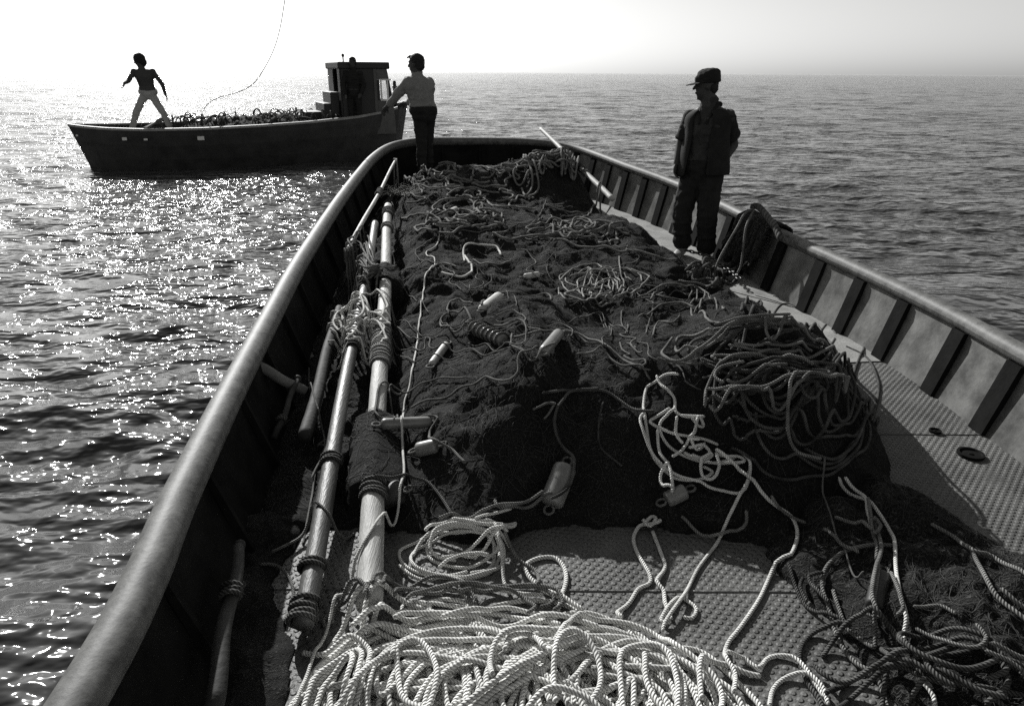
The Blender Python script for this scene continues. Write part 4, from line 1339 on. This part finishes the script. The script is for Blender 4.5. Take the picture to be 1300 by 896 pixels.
def build_other():
    root = empty('fishing_boat', (BA + BB) / 2 + Vector((0, 0, WATER)))
    tag(root, 'dark open fishing boat with a small wheelhouse lying alongside on the glittering water', 'boat')
    N = 48
    ss = np.linspace(0, 1, N)
    bm = bmesh.new()
    rings = []
    for s in ss:
        wd = bw_(s); zg = bz_(s)
        rk = .40 * (1 - s) ** 8 - .38 * s ** 10          # raked ends
        col = []
        for sgn in (1, -1):
            pts = []
            for f in (0, .12, .3, .55, .8, 1):
                z = zg + (WATER - .35 - zg) * f
                o = wd * (1 - .10 * f - .22 * f * f)
                pts.append(bpt(s + rk * f / BL, o * sgn, z))
            col.append(pts)
        rings.append(col[0] + col[1][::-1])
    vs = [[bm.verts.new(p) for p in r] for r in rings]
    for a, b in zip(vs, vs[1:]):
        for i in range(len(a) - 1):
            bm.faces.new((a[i], a[i + 1], b[i + 1], b[i]))
    bm.faces.new(vs[0]); bm.faces.new(vs[-1])
    bm_obj('hull', bm, M['hull'], root, smooth=False)
    # gunwale capping
    for sgn in (1, -1):
        bm = bmesh.new(); rings = []
        for s in ss:
            wd = bw_(s); z = bz_(s)
            rings.append([bpt(s, (wd + .035) * sgn, z - .035), bpt(s, (wd + .035) * sgn, z + .02), bpt(s, (wd - .07) * sgn, z + .02), bpt(s, (wd - .07) * sgn, z - .035)])
        add_faces(bm, rings)
        bm_obj('gunwale', bm, M['gunwale'] if sgn > 0 else M['rail'], root)
    # deck
    bm = bmesh.new()
    prev = None
    for s in np.linspace(.02, .97, 30):
        wd = bw_(s) * .95
        r = [bm.verts.new(bpt(s, wd, .12 + .25 * max(0, s - .6))), bm.verts.new(bpt(s, -wd, .12 + .25 * max(0, s - .6)))]
        if prev: bm.faces.new((prev[0], prev[1], r[1], r[0]))
        prev = r
    bm_obj('deck', bm, M['wood'], root)
    # light through the freeing ports, painted as white blocks
    for px_, py_, w_, h_ in ((157, 181, .10, .07), (184, 181, .08, .045), (255, 176, .15, .09), (92, 171, .05, .04)):
        # place on hull side
        s = .5; best = None
        for q in np.linspace(0.02, .9, 180):
            z = bz_(q) - .22
            p = bpt(q, bw_(q) * .96, z)
            v = cam.matrix_world.inverted() @ p
            x = 650 + FOC * v.x / -v.z
            if best is None or abs(x - px_) < best[0]: best = (abs(x - px_), q, p)
        bm = bmesh.new()
        box_bm(bm, best[2] + bsd * .03, (w_, .05, h_), Matrix.Rotation(math.atan2(bax.y, bax.x), 4, 'Z'), .006)
        bm_obj('bright_port_slot', bm, M['white'], root)
    # wheelhouse
    ang = Matrix.Rotation(math.atan2(bax.y, bax.x), 4, 'Z')
    s0, s1 = .765, .93
    z0 = .2; z1 = 1.86
    hw = .78
    def wall(corners, m, name, th=.04):
        bm = bmesh.new()
        c = [Vector(p) for p in corners]
        nrm = (c[1] - c[0]).cross(c[2] - c[0]).normalized()
        add_faces(bm, [[p for p in c], [p + nrm * th for p in c]])
        bm_obj(name, bm, m, root)
    # near side wall with window opening (four pieces), slightly raked front
    L0, L1 = s0, s1
    w0, w1 = .905, .945 - .03
    front_top = s1 - .022
    def sp(s, z, o=hw): return bpt(s, o, z)
    wall([sp(L0, z0), sp(w0 - .03, z0), sp(w0 - .03, z1), sp(L0, z1)], M['cabin'], 'side_wall')
    wall([sp(.865, z0, hw + .045), sp(w0 - .031, z0, hw + .045), sp(w0 - .031, z1, hw + .045), sp(.865, z1, hw + .045)], M['cabin_lit'], 'lit_side_panel', .01)  # added overlay, painted lighter where the wall looks lit
    wall([sp(w0 - .0305, z0), sp(L1, z0), sp(L1 - .006, 1.05), sp(w0 - .0305, 1.05)], M['cabin_lit'], 'side_wall')
    wall([sp(w0 - .0305, 1.55), sp(L1 - .016, 1.55), sp(front_top, z1), sp(w0 - .0305, z1)], M['cabin_lit'], 'side_wall')
    wall([sp(w0 - .0305, 1.051), sp(w0 - .022, 1.051), sp(w0 - .022, 1.549), sp(w0 - .0305, 1.549)], M['cabin'], 'side_wall')
    wall([sp(L1 - .020, 1.051), sp(L1 - .006, 1.051), sp(L1 - .016, 1.549), sp(L1 - .026, 1.549)], M['cabin'], 'side_wall')
    # far side wall, with matching window
    wall([sp(L0, z0, -hw), sp(w0 - .03, z0, -hw), sp(w0 - .03, z1, -hw), sp(L0, z1, -hw)], M['cabin'], 'side_wall')
    wall([sp(w0 - .03, z0, -hw), sp(L1, z0, -hw), sp(L1, .95, -hw), sp(w0 - .03, .95, -hw)], M['cabin'], 'side_wall')
    wall([sp(w0 - .03, 1.62, -hw), sp(L1 - .016, 1.62, -hw), sp(front_top, z1, -hw), sp(w0 - .03, z1, -hw)], M['cabin'], 'side_wall')
    # front: low wall, posts
    wall([bpt(L1, -hw, z0), bpt(L1, hw, z0), bpt(L1 - .006, hw, 1.05), bpt(L1 - .006, -hw, 1.05)], M['cabin'], 'front_wall')
    wall([bpt(L1 - .018, -hw, 1.6), bpt(L1 - .018, hw, 1.6), bpt(front_top, hw, z1), bpt(front_top, -hw, z1)], M['cabin'], 'front_wall')
    # aft: two jambs leaving the door open
    wall([bpt(L0, -hw, z0), bpt(L0, -.1, z0), bpt(L0, -.1, z1), bpt(L0, -hw, z1)], M['cabin'], 'aft_wall')
    wall([bpt(L0, .5, z0), bpt(L0, hw, z0), bpt(L0, hw, z1), bpt(L0, .5, z1)], M['cabin'], 'aft_wall')
    bm = bmesh.new()
    cs = (L0 + front_top) / 2
    box_bm(bm, bpt(cs, 0, z1 + .03), ((front_top - L0) * BL + .16, hw * 2 + .16, .17), ang, .03)
    bm_obj('roof', bm, M['cabin'], root)
    bm = bmesh.new()
    box_bm(bm, bpt(.925, hw + .012, 1.30), (.24, .02, .46), ang, .004)
    bm.free()
    f = bmesh.new()
    for c_, sz in (((w0 - .018, 1.30), (.04, .03, .54)), ((L1 - .022, 1.30), (.04, .03, .54)), ((w0 - .000, 1.05), (.24, .034, .04)), ((w0 - .000, 1.55), (.24, .034, .04))):
        box_bm(f, bpt(c_[0], hw + .05, c_[1]), sz, ang, .004)
    fr = bm_obj('window', f, M['white'], root)
    f = bmesh.new(); box_bm(f, bpt(w0 - .001, hw + .02, 1.30), (.22, .006, .48), ang)
    bm_obj('pane', f, M['glass'], fr)
    # aft locker, engine casing steps
    for s, o, zc, sx, sy, sz in ((.735, -.1, .60, .40, 1.3, .75), (.745, .05, .95, .22, 1.1, .6), (.69, -.3, .48, .5, 1.0, .55), (.64, -.35, .40, .5, .9, .42)):
        bm = bmesh.new(); box_bm(bm, bpt(s, o, zc), (sx, sy, sz), ang, .02)
        bm_obj('deck_casing', bm, M['cabin'], root)
    # bow post and bitts, roof lamp
    bm = bmesh.new(); capsule(bm, bpt(.955, .1, .9), bpt(.955, .1, 1.48), .05, .045); capsule(bm, bpt(.955, -.08, 1.36), bpt(.955, .28, 1.36), .03, .03)
    bm_obj('mooring_bitt', bm, M['hull'], root)
    bm = bmesh.new(); capsule(bm, bpt(.80, -.2, z1 + .08), bpt(.80, -.2, z1 + .26), .018, .018); ellipsoid(bm, bpt(.80, -.2, z1 + .28), (.04, .04, .05))
    bm_obj('roof_lamp', bm, M['metal'], root)
    for s in np.linspace(.12, .72, 11):
        bm = bmesh.new()
        wd = bw_(s)
        box_bm(bm, bpt(s, -(wd - .09), (bz_(s) + .12) / 2), (.06, .06, bz_(s) - .14), ang)
        bm_obj('frame', bm, M['hull'], root)

build_other()

# net heaped in the other boat, spiky with floats and loops
def other_net():
    V = []; F = []
    na, nb = 150, 40
    for i in range(na):
        s = .27 + (.74 - .27) * i / (na - 1)
        wd = bw_(s) - .12
        for j in range(nb):
            o = -wd + 2 * wd * j / (nb - 1)
            e = math.sin(math.pi * i / (na - 1)) ** .3 * (1 - (abs(2 * j / (nb - 1) - 1)) ** 6 * .5)
            z = .14 + e * (.40 + .25 * (s - .3) + .14 * mnoise.noise(Vector((s * 14, o * 2, 0))) + .12 * mnoise.noise(Vector((s * 50, o * 7, 1))) + .06 * mnoise.noise(Vector((s * 120, o * 16, 2))))
            V.append(tuple(bpt(s, o, z)))
    F = [(i * nb + j, i * nb + j + 1, (i + 1) * nb + j + 1, (i + 1) * nb + j) for i in range(na - 1) for j in range(nb - 1)]
    root = empty('fishing_net', bpt(.5, 0, .15))
    tag(root, 'dark net and float lines heaped along the deck of the other boat', 'net')
    mesh_np('netting', np.array(V), np.array(F), M['net2'], root)
    g = random.Random(5)
    bag = Bag()
    for k in range(95):
        s = g.uniform(.24, .74); o = g.uniform(-1.15, 1.1)
        c = np.array(bpt(s, o, .52 + .18 * (s - .3)))
        a = g.uniform(0, 3.14); r_ = g.uniform(.07, .24); h = g.uniform(.06, .24)
        th = np.linspace(-.3, math.pi + .3, 12)
        P = c[None] + np.stack([r_ * np.cos(th) * math.cos(a), r_ * np.cos(th) * math.sin(a), h * np.sin(th)], 1)
        bag.add(rope_np(P, .016, n=5, lob=0))
    tag(bag.build('float_line', M['rope_d'], root), kind='stuff')
other_net()
# planks near the thrower
for (pa, pb, lb) in (((181, 166, 17.4), (213, 146, 18.9), 'longer pale oar slanting over the side behind the bare-chested man'), ((183, 163, 17.7), (209, 151, 18.7), 'shorter board propped under the slanting oar')):
    a = at(*pa); b = at(*pb)
    bm = bmesh.new(); capsule(bm, a, b, .03, .022, n=8)
    o = bm_obj('oar', bm, M['wood'], smooth=True); tag(o, lb, 'oar')


# ------------------------------------------------------------------ people
def remeshed(name, bm, m, parent, vox, smooth=3, wrinkle=0.0, wscale=8.0):
    o = bm_obj(name, bm, m, parent)
    md = o.modifiers.new('r', 'REMESH'); md.mode = 'VOXEL'; md.voxel_size = vox; md.use_smooth_shade = True
    if smooth:
        sm = o.modifiers.new('s', 'SMOOTH'); sm.iterations = smooth; sm.factor = .5
    bpy.context.view_layer.update()
    dg = bpy.context.evaluated_depsgraph_get()
    me = bpy.data.meshes.new_from_object(o.evaluated_get(dg))
    o.modifiers.clear()
    o.data = me
    me.name = name
    if wrinkle:
        me.update()
        for v in me.vertices:
            p = v.co
            q = mnoise.noise(Vector((p.x * wscale, p.y * wscale, p.z * wscale * 2.2))) + .5 * mnoise.noise(p * wscale * 3)
            v.co = v.co + v.normal * (wrinkle * q)
    for p in me.polygons: p.use_smooth = True
    if not me.materials: me.materials.append(m)
    return o


def V3(*a): return Vector(a)


def person(label, J, chest, face, vox=.012, fing=True, wear=None, hair='short', curl=.5, skin='skin', bk=1.0):
    """J: world joints (neck, head, sh/el/wr/ha L+R, pelvis, hip/kn/an/toe L+R); L and R are picture sides"""
    wear = wear or {}
    base = (J['anL'] + J['anR']) / 2; base.z = min(J['anL'].z, J['anR'].z) - .07
    root = empty('person', base)
    tag(root, label, 'person')
    up = V3(0, 0, 1)
    chest = chest.normalized(); face = face.normalized()
    side = (J['shR'] - J['shL']).normalized()
    fr = (chest - side * chest.dot(side)).normalized()
    pel, neck = J['pelvis'], J['neck']
    spine = (neck - pel)
    hside = (J['hipR'] - J['hipL']).normalized()
    hfr = (chest - hside * chest.dot(hside)).normalized()
    def torso(bm, k, z0=-.06, z1=.97, g=0.0):
        prof = [(-.10, .150, .105), (0.0, .168, .118), (.12, .160, .112), (.30, .142, .102), (.5, .158, .115), (.68, .180, .122), (.82, .185, .110), (.92, .150, .085), (1.0, .075, .065)]
        secs = []
        for f, w_, d_ in prof:
            if f < z0 or f > z1: continue
            ff = min(1, max(0, f))
            sx = (hside * (1 - ff) + side * ff).normalized(); fy = (hfr * (1 - ff) + fr * ff).normalized()
            ctr = pel + spine * f
            if f > .6: ctr = ctr + ((J['shL'] + J['shR']) / 2 - (pel + spine * .86)) * min(1, (f - .6) / .26) * .6
            secs.append((ctr, w_ * k * bk + g, d_ * k * bk + g, sx, fy))
        loft(bm, secs)
    bm = bmesh.new()
    torso(bm, 1.0, -.2, 1.1)
    capsule(bm, neck - up * .05, J['head'] - up * .04 - face * .01, .068 * bk, .060 * bk)
    for S in 'LR':
        capsule(bm, neck - up * .03, J['sh' + S] - up * .01, .055 * bk, .055 * bk)
    # head
    H = J['head']; hu = (J.get('headup') or up).normalized()
    fx = face; sx = hu.cross(fx).normalized()
    ellipsoid(bm, H + hu * .025 - fx * .012, (.078, .098, .098), sx, fx)
    ellipsoid(bm, H - hu * .045 + fx * .022, (.062, .070, .075), sx, fx)
    ellipsoid(bm, H - hu * .100 + fx * .062, (.026, .022, .020), sx, fx)          # chin
    capsule(bm, H + hu * .020 + fx * .085, H - hu * .018 + fx * .112, .011, .016, n=8)  # nose
    ellipsoid(bm, H + hu * .036 + fx * .078, (.055, .018, .012), sx, fx)           # brow
    ellipsoid(bm, H - hu * .052 + fx * .092, (.026, .010, .011), sx, fx)           # lips
    for q in (-1, 1):
        ellipsoid(bm, H + sx * .078 * q - fx * .005, (.010, .020, .032), sx, fx)
        ellipsoid(bm, H + sx * .030 * q + hu * .012 + fx * .078, (.012, .008, .010), sx, fx)
    for S in 'LR':
        sh, el, wr, ha = J['sh' + S], J['el' + S], J['wr' + S], J['ha' + S]
        ellipsoid(bm, sh, (.062 * bk, .062 * bk, .066 * bk))
        capsule(bm, sh, el, .052 * bk, .042 * bk); capsule(bm, el, wr, .043 * bk, .028 * bk)
        hd = (ha - wr).normalized()
        pn = J.get('palm' + S) or hd.orthogonal()
        pn = (pn - hd * pn.dot(hd)).normalized()
        ps = hd.cross(pn)
        pc = wr + hd * .055
        ellipsoid(bm, pc, (.040, .018, .055), ps, pn)
        if fing:
            for q, (o, L) in enumerate(((-.03, .070), (-.010, .080), (.010, .076), (.028, .062))):
                p0 = wr + hd * .088 + ps * o
                c1 = (hd * math.cos(curl * .6) + pn * math.sin(curl * .6)); c2 = (hd * math.cos(curl * 1.5) + pn * math.sin(curl * 1.5))
                p1 = p0 + c1 * L * .5; p2 = p1 + c2 * L * .5
                capsule(bm, p0, p1, .0095, .0088, n=8); capsule(bm, p1, p2, .0088, .0078, n=8)
            t0 = wr + hd * .035 - ps * .030
            t1 = t0 + (hd * .7 - ps * .6 + pn * .3).normalized() * .038
            t2 = t1 + (hd * .9 + pn * .4).normalized() * .030
            capsule(bm, t0, t1, .013, .011, n=8); capsule(bm, t1, t2, .011, .009, n=8)
        hp_, kn, an = J['hip' + S], J['kn' + S], J['an' + S]
        capsule(bm, hp_, kn, .085, .058); capsule(bm, kn, an, .057, .036)
        ellipsoid(bm, kn + (an - kn) * .3 - chest * .012, (.052, .055, .10), hside, hfr)
        toe = J['toe' + S]; fd = (toe - an); fd.z = 0; fd.normalize()
        fb = V3(an.x, an.y, an.z - .045)
        capsule(bm, fb - fd * .05, fb + fd * .14, .038, .030)
    remeshed('body', bm, M[skin], root, vox)
    # shoes
    if wear.get('shoe'):
        for S in 'LR':
            an = J['an' + S]; toe = J['toe' + S]; fd = (toe - an); fd.z = 0; fd.normalize(); sd_ = fd.cross(up)
            b = bmesh.new(); fb = V3(an.x, an.y, an.z - .035)
            secs = []
            for f, w_, h_ in ((-.09, .030, .035), (-.07, .042, .05), (0, .045, .055), (.06, .048, .042), (.13, .052, .034), (.18, .045, .028), (.205, .02, .015)):
                secs.append((fb + fd * f + up * (h_ - .045), w_, h_, sd_, up))
            loft(b, secs)
            capsule(b, fb, an + up * .04, .048, .05)
            remeshed('shoe', b, M[wear['shoe']], root, .009)
    if wear.get('trousers'):
        b = bmesh.new(); bag_ = wear.get('baggy', 1.0)
        torso(b, 1.05, -.2, .14, .008)
        ellipsoid(b, pel - up * .06, (.175, .13, .12), hside, hfr)
        for S in 'LR':
            hp_, kn, an = J['hip' + S], J['kn' + S], J['an' + S]
            capsule(b, hp_, kn, .098 + .02 * (bag_ > 1.2), .074 * bag_)
            lo_ = kn + (an - kn) * wear.get('trouser_len', .93)
            capsule(b, kn, lo_, .074 * bag_, .060 * bag_)
            if wear.get('cuff'):
                capsule(b, lo_ - (an - kn) * .02, lo_, .070 * bag_, .070 * bag_)
            for q in (.35, .7):      # bunched folds
                c_ = kn + (lo_ - kn) * q
                ellipsoid(b, c_, (.076 * bag_, .078 * bag_, .035), hside, hfr)
        remeshed('trousers', b, M[wear['trousers']], root, vox, 3, .011, 9)
        b = bmesh.new()
        f = .125
        loft(b, [(pel + spine * (f - .025), .172, .125, hside, hfr), (pel + spine * (f + .035), .168, .121, hside, hfr)], n=28)
        bm_obj('belt', b, M['hull'], root, smooth=True)
    if wear.get('shirt'):
        b = bmesh.new()
        torso(b, 1.07, -.05 if wear.get('untucked') else .10, 1.0, .006)
        for S in 'LR':
            sh, el, wr = J['sh' + S], J['el' + S], J['wr' + S]
            ellipsoid(b, sh, (.076, .076, .076))
            sl_ = wear.get('sleeve', 1.6)
            k1 = min(1, sl_)
            capsule(b, sh, sh + (el - sh) * k1, .070, .064)
            if sl_ > 1: capsule(b, el, el + (wr - el) * (sl_ - 1), .060, .050)
        capsule(b, neck - up * .03, neck + up * .02, .085, .078)
        remeshed('shirt', b, M[wear['shirt']], root, vox, 3, .014, 9)
    if wear.get('vest'):
        # open waistcoat: thick shell with an open front
        b = bmesh.new()
        n = 40
        rings = []
        for f, w_, d_ in ((-.14, .262, .195), (.08, .245, .185), (.33, .222, .168), (.55, .215, .160), (.7, .222, .158), (.84, .238, .165), (.93, .195, .145), (.985, .125, .115)):
            sx_ = (hside * (1 - f) + side * f).normalized(); fy_ = (hfr * (1 - f) + fr * f).normalized()
            ctr = pel + spine * f
            if f > .6: ctr = ctr + ((J['shL'] + J['shR']) / 2 - (pel + spine * .86)) * min(1, (f - .6) / .26) * .6
            r_ = []
            for i in range(n + 1):
                a = math.pi / 2 + .42 + (2 * math.pi - .84) * i / n
                r_.append(ctr + sx_ * (w_ * math.cos(a)) + fy_ * (d_ * math.sin(a)))
            rings.append(r_)
        vs = [[b.verts.new(p) for p in r] for r in rings]
        for r0, r1 in zip(vs, vs[1:]):
            for i in range(n):
                b.faces.new((r0[i], r0[i + 1], r1[i + 1], r1[i]))
        o = bm_obj('waistcoat', b, M[wear['vest']], root, smooth=True)
        md = o.modifiers.new('t', 'SOLIDIFY'); md.thickness = .014
        md = o.modifiers.new('s', 'SUBSURF'); md.levels = 1; md.render_levels = 1
        for v in o.data.vertices:
            p = v.co; q = mnoise.noise(Vector((p.x * 11, p.y * 11, p.z * 17)))
            v.co = p + Vector((q, mnoise.noise(p * 13), 0)) * .014
        for S in 'LR':
            b = bmesh.new()
            sh, el = J['sh' + S], J['el' + S]
            dv = (el - sh).normalized(); s1_ = dv.orthogonal().normalized(); s2_ = dv.cross(s1_)
            loft(b, [(sh - dv * .06, .03, .03, s1_, s2_), (sh - dv * .045, .055, .055, s1_, s2_), (sh, .070, .072, s1_, s2_), (sh + dv * .08, .074, .074, s1_, s2_), (sh + dv * .20, .082, .078, s1_, s2_), (sh + dv * .215, .070, .066, s1_, s2_)])
            capsule(b, sh, neck - up * .07 + (sh - neck) * .25, .066, .05)
            remeshed('sleeve', b, M[wear['vest']], root, .010, 4, .010, 8)
        b = bmesh.new()   # collar
        for q in (-1, 1):
            capsule(b, neck + side * .07 * q + fr * .02, pel + spine * .72 + side * .035 * q + fr * .150, .022, .016, n=8)
        capsule(b, neck - side * .07 - fr * .04, neck + side * .07 - fr * .04, .03, .03, n=8)
        remeshed('collar', b, M[wear['vest']], root, .009, 2)
    # hair / cap
    if hair == 'afro':
        b = bmesh.new()
        ellipsoid(b, H + hu * .055 - fx * .030, (.135, .135, .125), sx, fx)
        ellipsoid(b, H - hu * .02 - fx * .07, (.115, .09, .11), sx, fx)
        remeshed('hair', b, M['hair'], root, .012, 2, .018, 22)
    elif hair == 'short':
        b = bmesh.new()
        ellipsoid(b, H + hu * .040 - fx * .024, (.086, .104, .096), sx, fx)
        ellipsoid(b, H - hu * .01 - fx * .055, (.080, .062, .080), sx, fx)
        capsule(b, H + hu * .10 + fx * .06, H + hu * .085 + fx * .115, .018, .012, n=8)
        remeshed('hair', b, M['hair'], root, .010, 2, .008, 30)
    if hair == 'cap' or wear.get('cap'):
        if hair == 'cap':
            b = bmesh.new()
            ellipsoid(b, H - hu * .005 - fx * .050, (.080, .058, .075), sx, fx)
            remeshed('hair', b, M['hair'], root, .010, 1, .005, 30)
        b = bmesh.new()
        c0 = H + hu * .030 - fx * .010
        loft(b, [(c0, .098, .116, sx, fx), (c0 + hu * .04, .100, .117, sx, fx), (c0 + hu * .070 - fx * .006, .096, .108, sx, fx), (c0 + hu * .098 - fx * .010, .084, .092, sx, fx), (c0 + hu * .114 - fx * .012, .058, .062, sx, fx), (c0 + hu * .120 - fx * .012, .025, .03, sx, fx)], n=28)
        remeshed('cap_crown', b, M['cloth_d'], root, .009, 3, .010, 11)
        b = bmesh.new()
        rings = []
        for k in range(9):
            a = -1.05 + 2.1 * k / 8
            di = sx * math.sin(a) + fx * math.cos(a)
            inn = c0 + hu * .004 + (sx * math.sin(a) * .090 + fx * math.cos(a) * .100)
            outp = inn + fx * (.085 * math.cos(a * .95)) + di * .008 - hu * (.022 * math.cos(a))
            rings.append([inn + hu * .006, outp + hu * .004, outp - hu * .003, inn - hu * .004])
        add_faces(b, rings)
        bm_obj('cap_brim', b, M['cloth_d'], root, smooth=False)
    return root


# standing man by the starboard rail
Y0 = 6.85
J = dict(head=at(897, 109.5, Y0), neck=at(902, 133, Y0), shL=at(877, 150, Y0 + .12), shR=at(924, 150, Y0 - .08), elL=at(864, 185, Y0 + .14), wrL=at(859, 207, Y0 + .06), haL=at(856, 222, Y0 + .02),
         elR=at(931, 184, Y0 + .02), wrR=at(915, 210, Y0 - .10), haR=at(905, 218, Y0 - .14), pelvis=at(892, 212, Y0),
         hipL=at(880, 222, Y0 + .06), hipR=at(903, 222, Y0 - .04), knL=at(866, 268, Y0 + .02), knR=at(898, 272, Y0 - .10), palmL=V3(.6, -.4, 0), palmR=V3(-.3, .9, 0))
fz = .085
J['anL'] = at(866, 314, Y0 + .0); J['anL'].z = max(J['anL'].z, .17)
J['anR'] = at(896, 320, Y0 - .06)
J['toeL'] = J['anL'] + V3(-.10, -.2, 0); J['toeR'] = J['anR'] + V3(-.02, -.2, 0)
J['headup'] = V3(-.05, 0, 1)
person('man in cap and open jacket standing by the right rail, looking left', J, V3(-.55, -.83, 0), V3(-1, .12, -.05), vox=.0085,
       wear=dict(shirt='cloth_m', sleeve=.6, vest='cloth_d', trousers='cloth_d', baggy=1.34, trouser_len=.84, cuff=True, shoe='shoe'), hair='cap', curl=.7, bk=1.12)

# man at the port bow, leaning out with both arms
Y1 = 10.0
J = dict(head=at(528, 82, Y1), neck=at(530, 97, Y1), shL=at(518, 105, Y1 - .05), shR=at(545, 106, Y1 + .10), elL=at(503, 122, Y1 + .0), wrL=at(492, 135, Y1 + .08), haL=at(487, 141, Y1 + .12),
         elR=at(530, 128, Y1 + .38), wrR=at(516, 131, Y1 + .5), haR=at(509, 133, Y1 + .52), pelvis=at(538, 142, Y1),
         hipL=at(533, 147, Y1 - .02), hipR=at(544, 147, Y1 + .05), knL=at(535, 186, Y1 - .05), knR=at(543, 184, Y1 + .10), anL=at(536, 222, Y1 - .1), anR=at(545, 218, Y1 + .1))
for S in 'LR':
    J['toe' + S] = J['an' + S] + V3(-.2, .1, 0)
J['headup'] = V3(-.08, 0, 1)
person('short-haired man in pale shirt and dark trousers reaching out at the bow corner', J, V3(-.8, .55, -.1), V3(-1, .35, -.05), vox=.011,
       wear=dict(shirt='cloth_l', sleeve=1.75, trousers='cloth_d', trouser_len=.95, shoe='hull'), hair='short', curl=.9, bk=1.1)

# bare-chested thrower on the other boat
Y2 = 18.2
J = dict(head=at(176.5, 78, Y2), neck=at(181, 89, Y2), shL=at(170, 91.5, Y2 - .1), shR=at(194, 91.5, Y2 + .05), elL=at(163, 103, Y2 - .2), wrL=at(158, 106, Y2 - .38), haL=at(156.5, 109.5, Y2 - .42),
         elR=at(206, 107, Y2 + .1), wrR=at(210, 120, Y2), haR=at(213, 128, Y2 - .02), pelvis=at(188, 117, Y2),
         hipL=at(184, 120, Y2 - .02), hipR=at(192, 120, Y2 + .02), knL=at(173, 143, Y2 - .12), knR=at(207, 143, Y2 - .05), anL=at(167, 166, Y2 + .1), anR=at(218, 166, Y2 + .05))
for S in 'LR':
    J['toe' + S] = J['an' + S] + V3(-.15, -.15, 0)
J['headup'] = V3(-.25, 0, 1)
person('bare-chested bushy-haired man in light trousers standing astride on the other boat', J, V3(-.55, -.8, -.1), V3(-.85, -.5, -.15), vox=.013,
       wear=dict(trousers='trouser_l', trouser_len=.97, baggy=1.05), hair='afro', curl=.4, bk=1.18)

# helmsman at the wheelhouse door
Y3 = 19.0
c3 = bpt(.80, .88, 0)
def rel(dx, z, dy=0): return V3(c3.x + dx, c3.y + dy, z)
hz0 = .30
J = dict(head=rel(0, hz0 + 1.66), neck=rel(.02, hz0 + 1.48), shL=rel(-.19, hz0 + 1.40), shR=rel(.19, hz0 + 1.40, -.04), elL=rel(-.25, hz0 + 1.12, -.05), wrL=rel(-.20, hz0 + .90, -.15), haL=rel(-.17, hz0 + .82, -.2),
         elR=rel(.26, hz0 + 1.12), wrR=rel(.20, hz0 + .92, -.12), haR=rel(.17, hz0 + .85, -.2), pelvis=rel(0, hz0 + .95), hipL=rel(-.09, hz0 + .9), hipR=rel(.09, hz0 + .9), knL=rel(-.1, hz0 + .5, -.03), knR=rel(.1, hz0 + .5, -.03),
         anL=rel(-.1, hz0 + .09), anR=rel(.1, hz0 + .09))
for S in 'LR':
    J['toe' + S] = J['an' + S] + V3(0, -.2, 0)
person('crewman in dark clothes standing against the wheelhouse of the other boat', J, V3(-.3, -1, 0), V3(-.4, -.9, 0), vox=.013,
       wear=dict(shirt='cloth_d', sleeve=1.9, trousers='cloth_d'), hair='short', curl=.6)
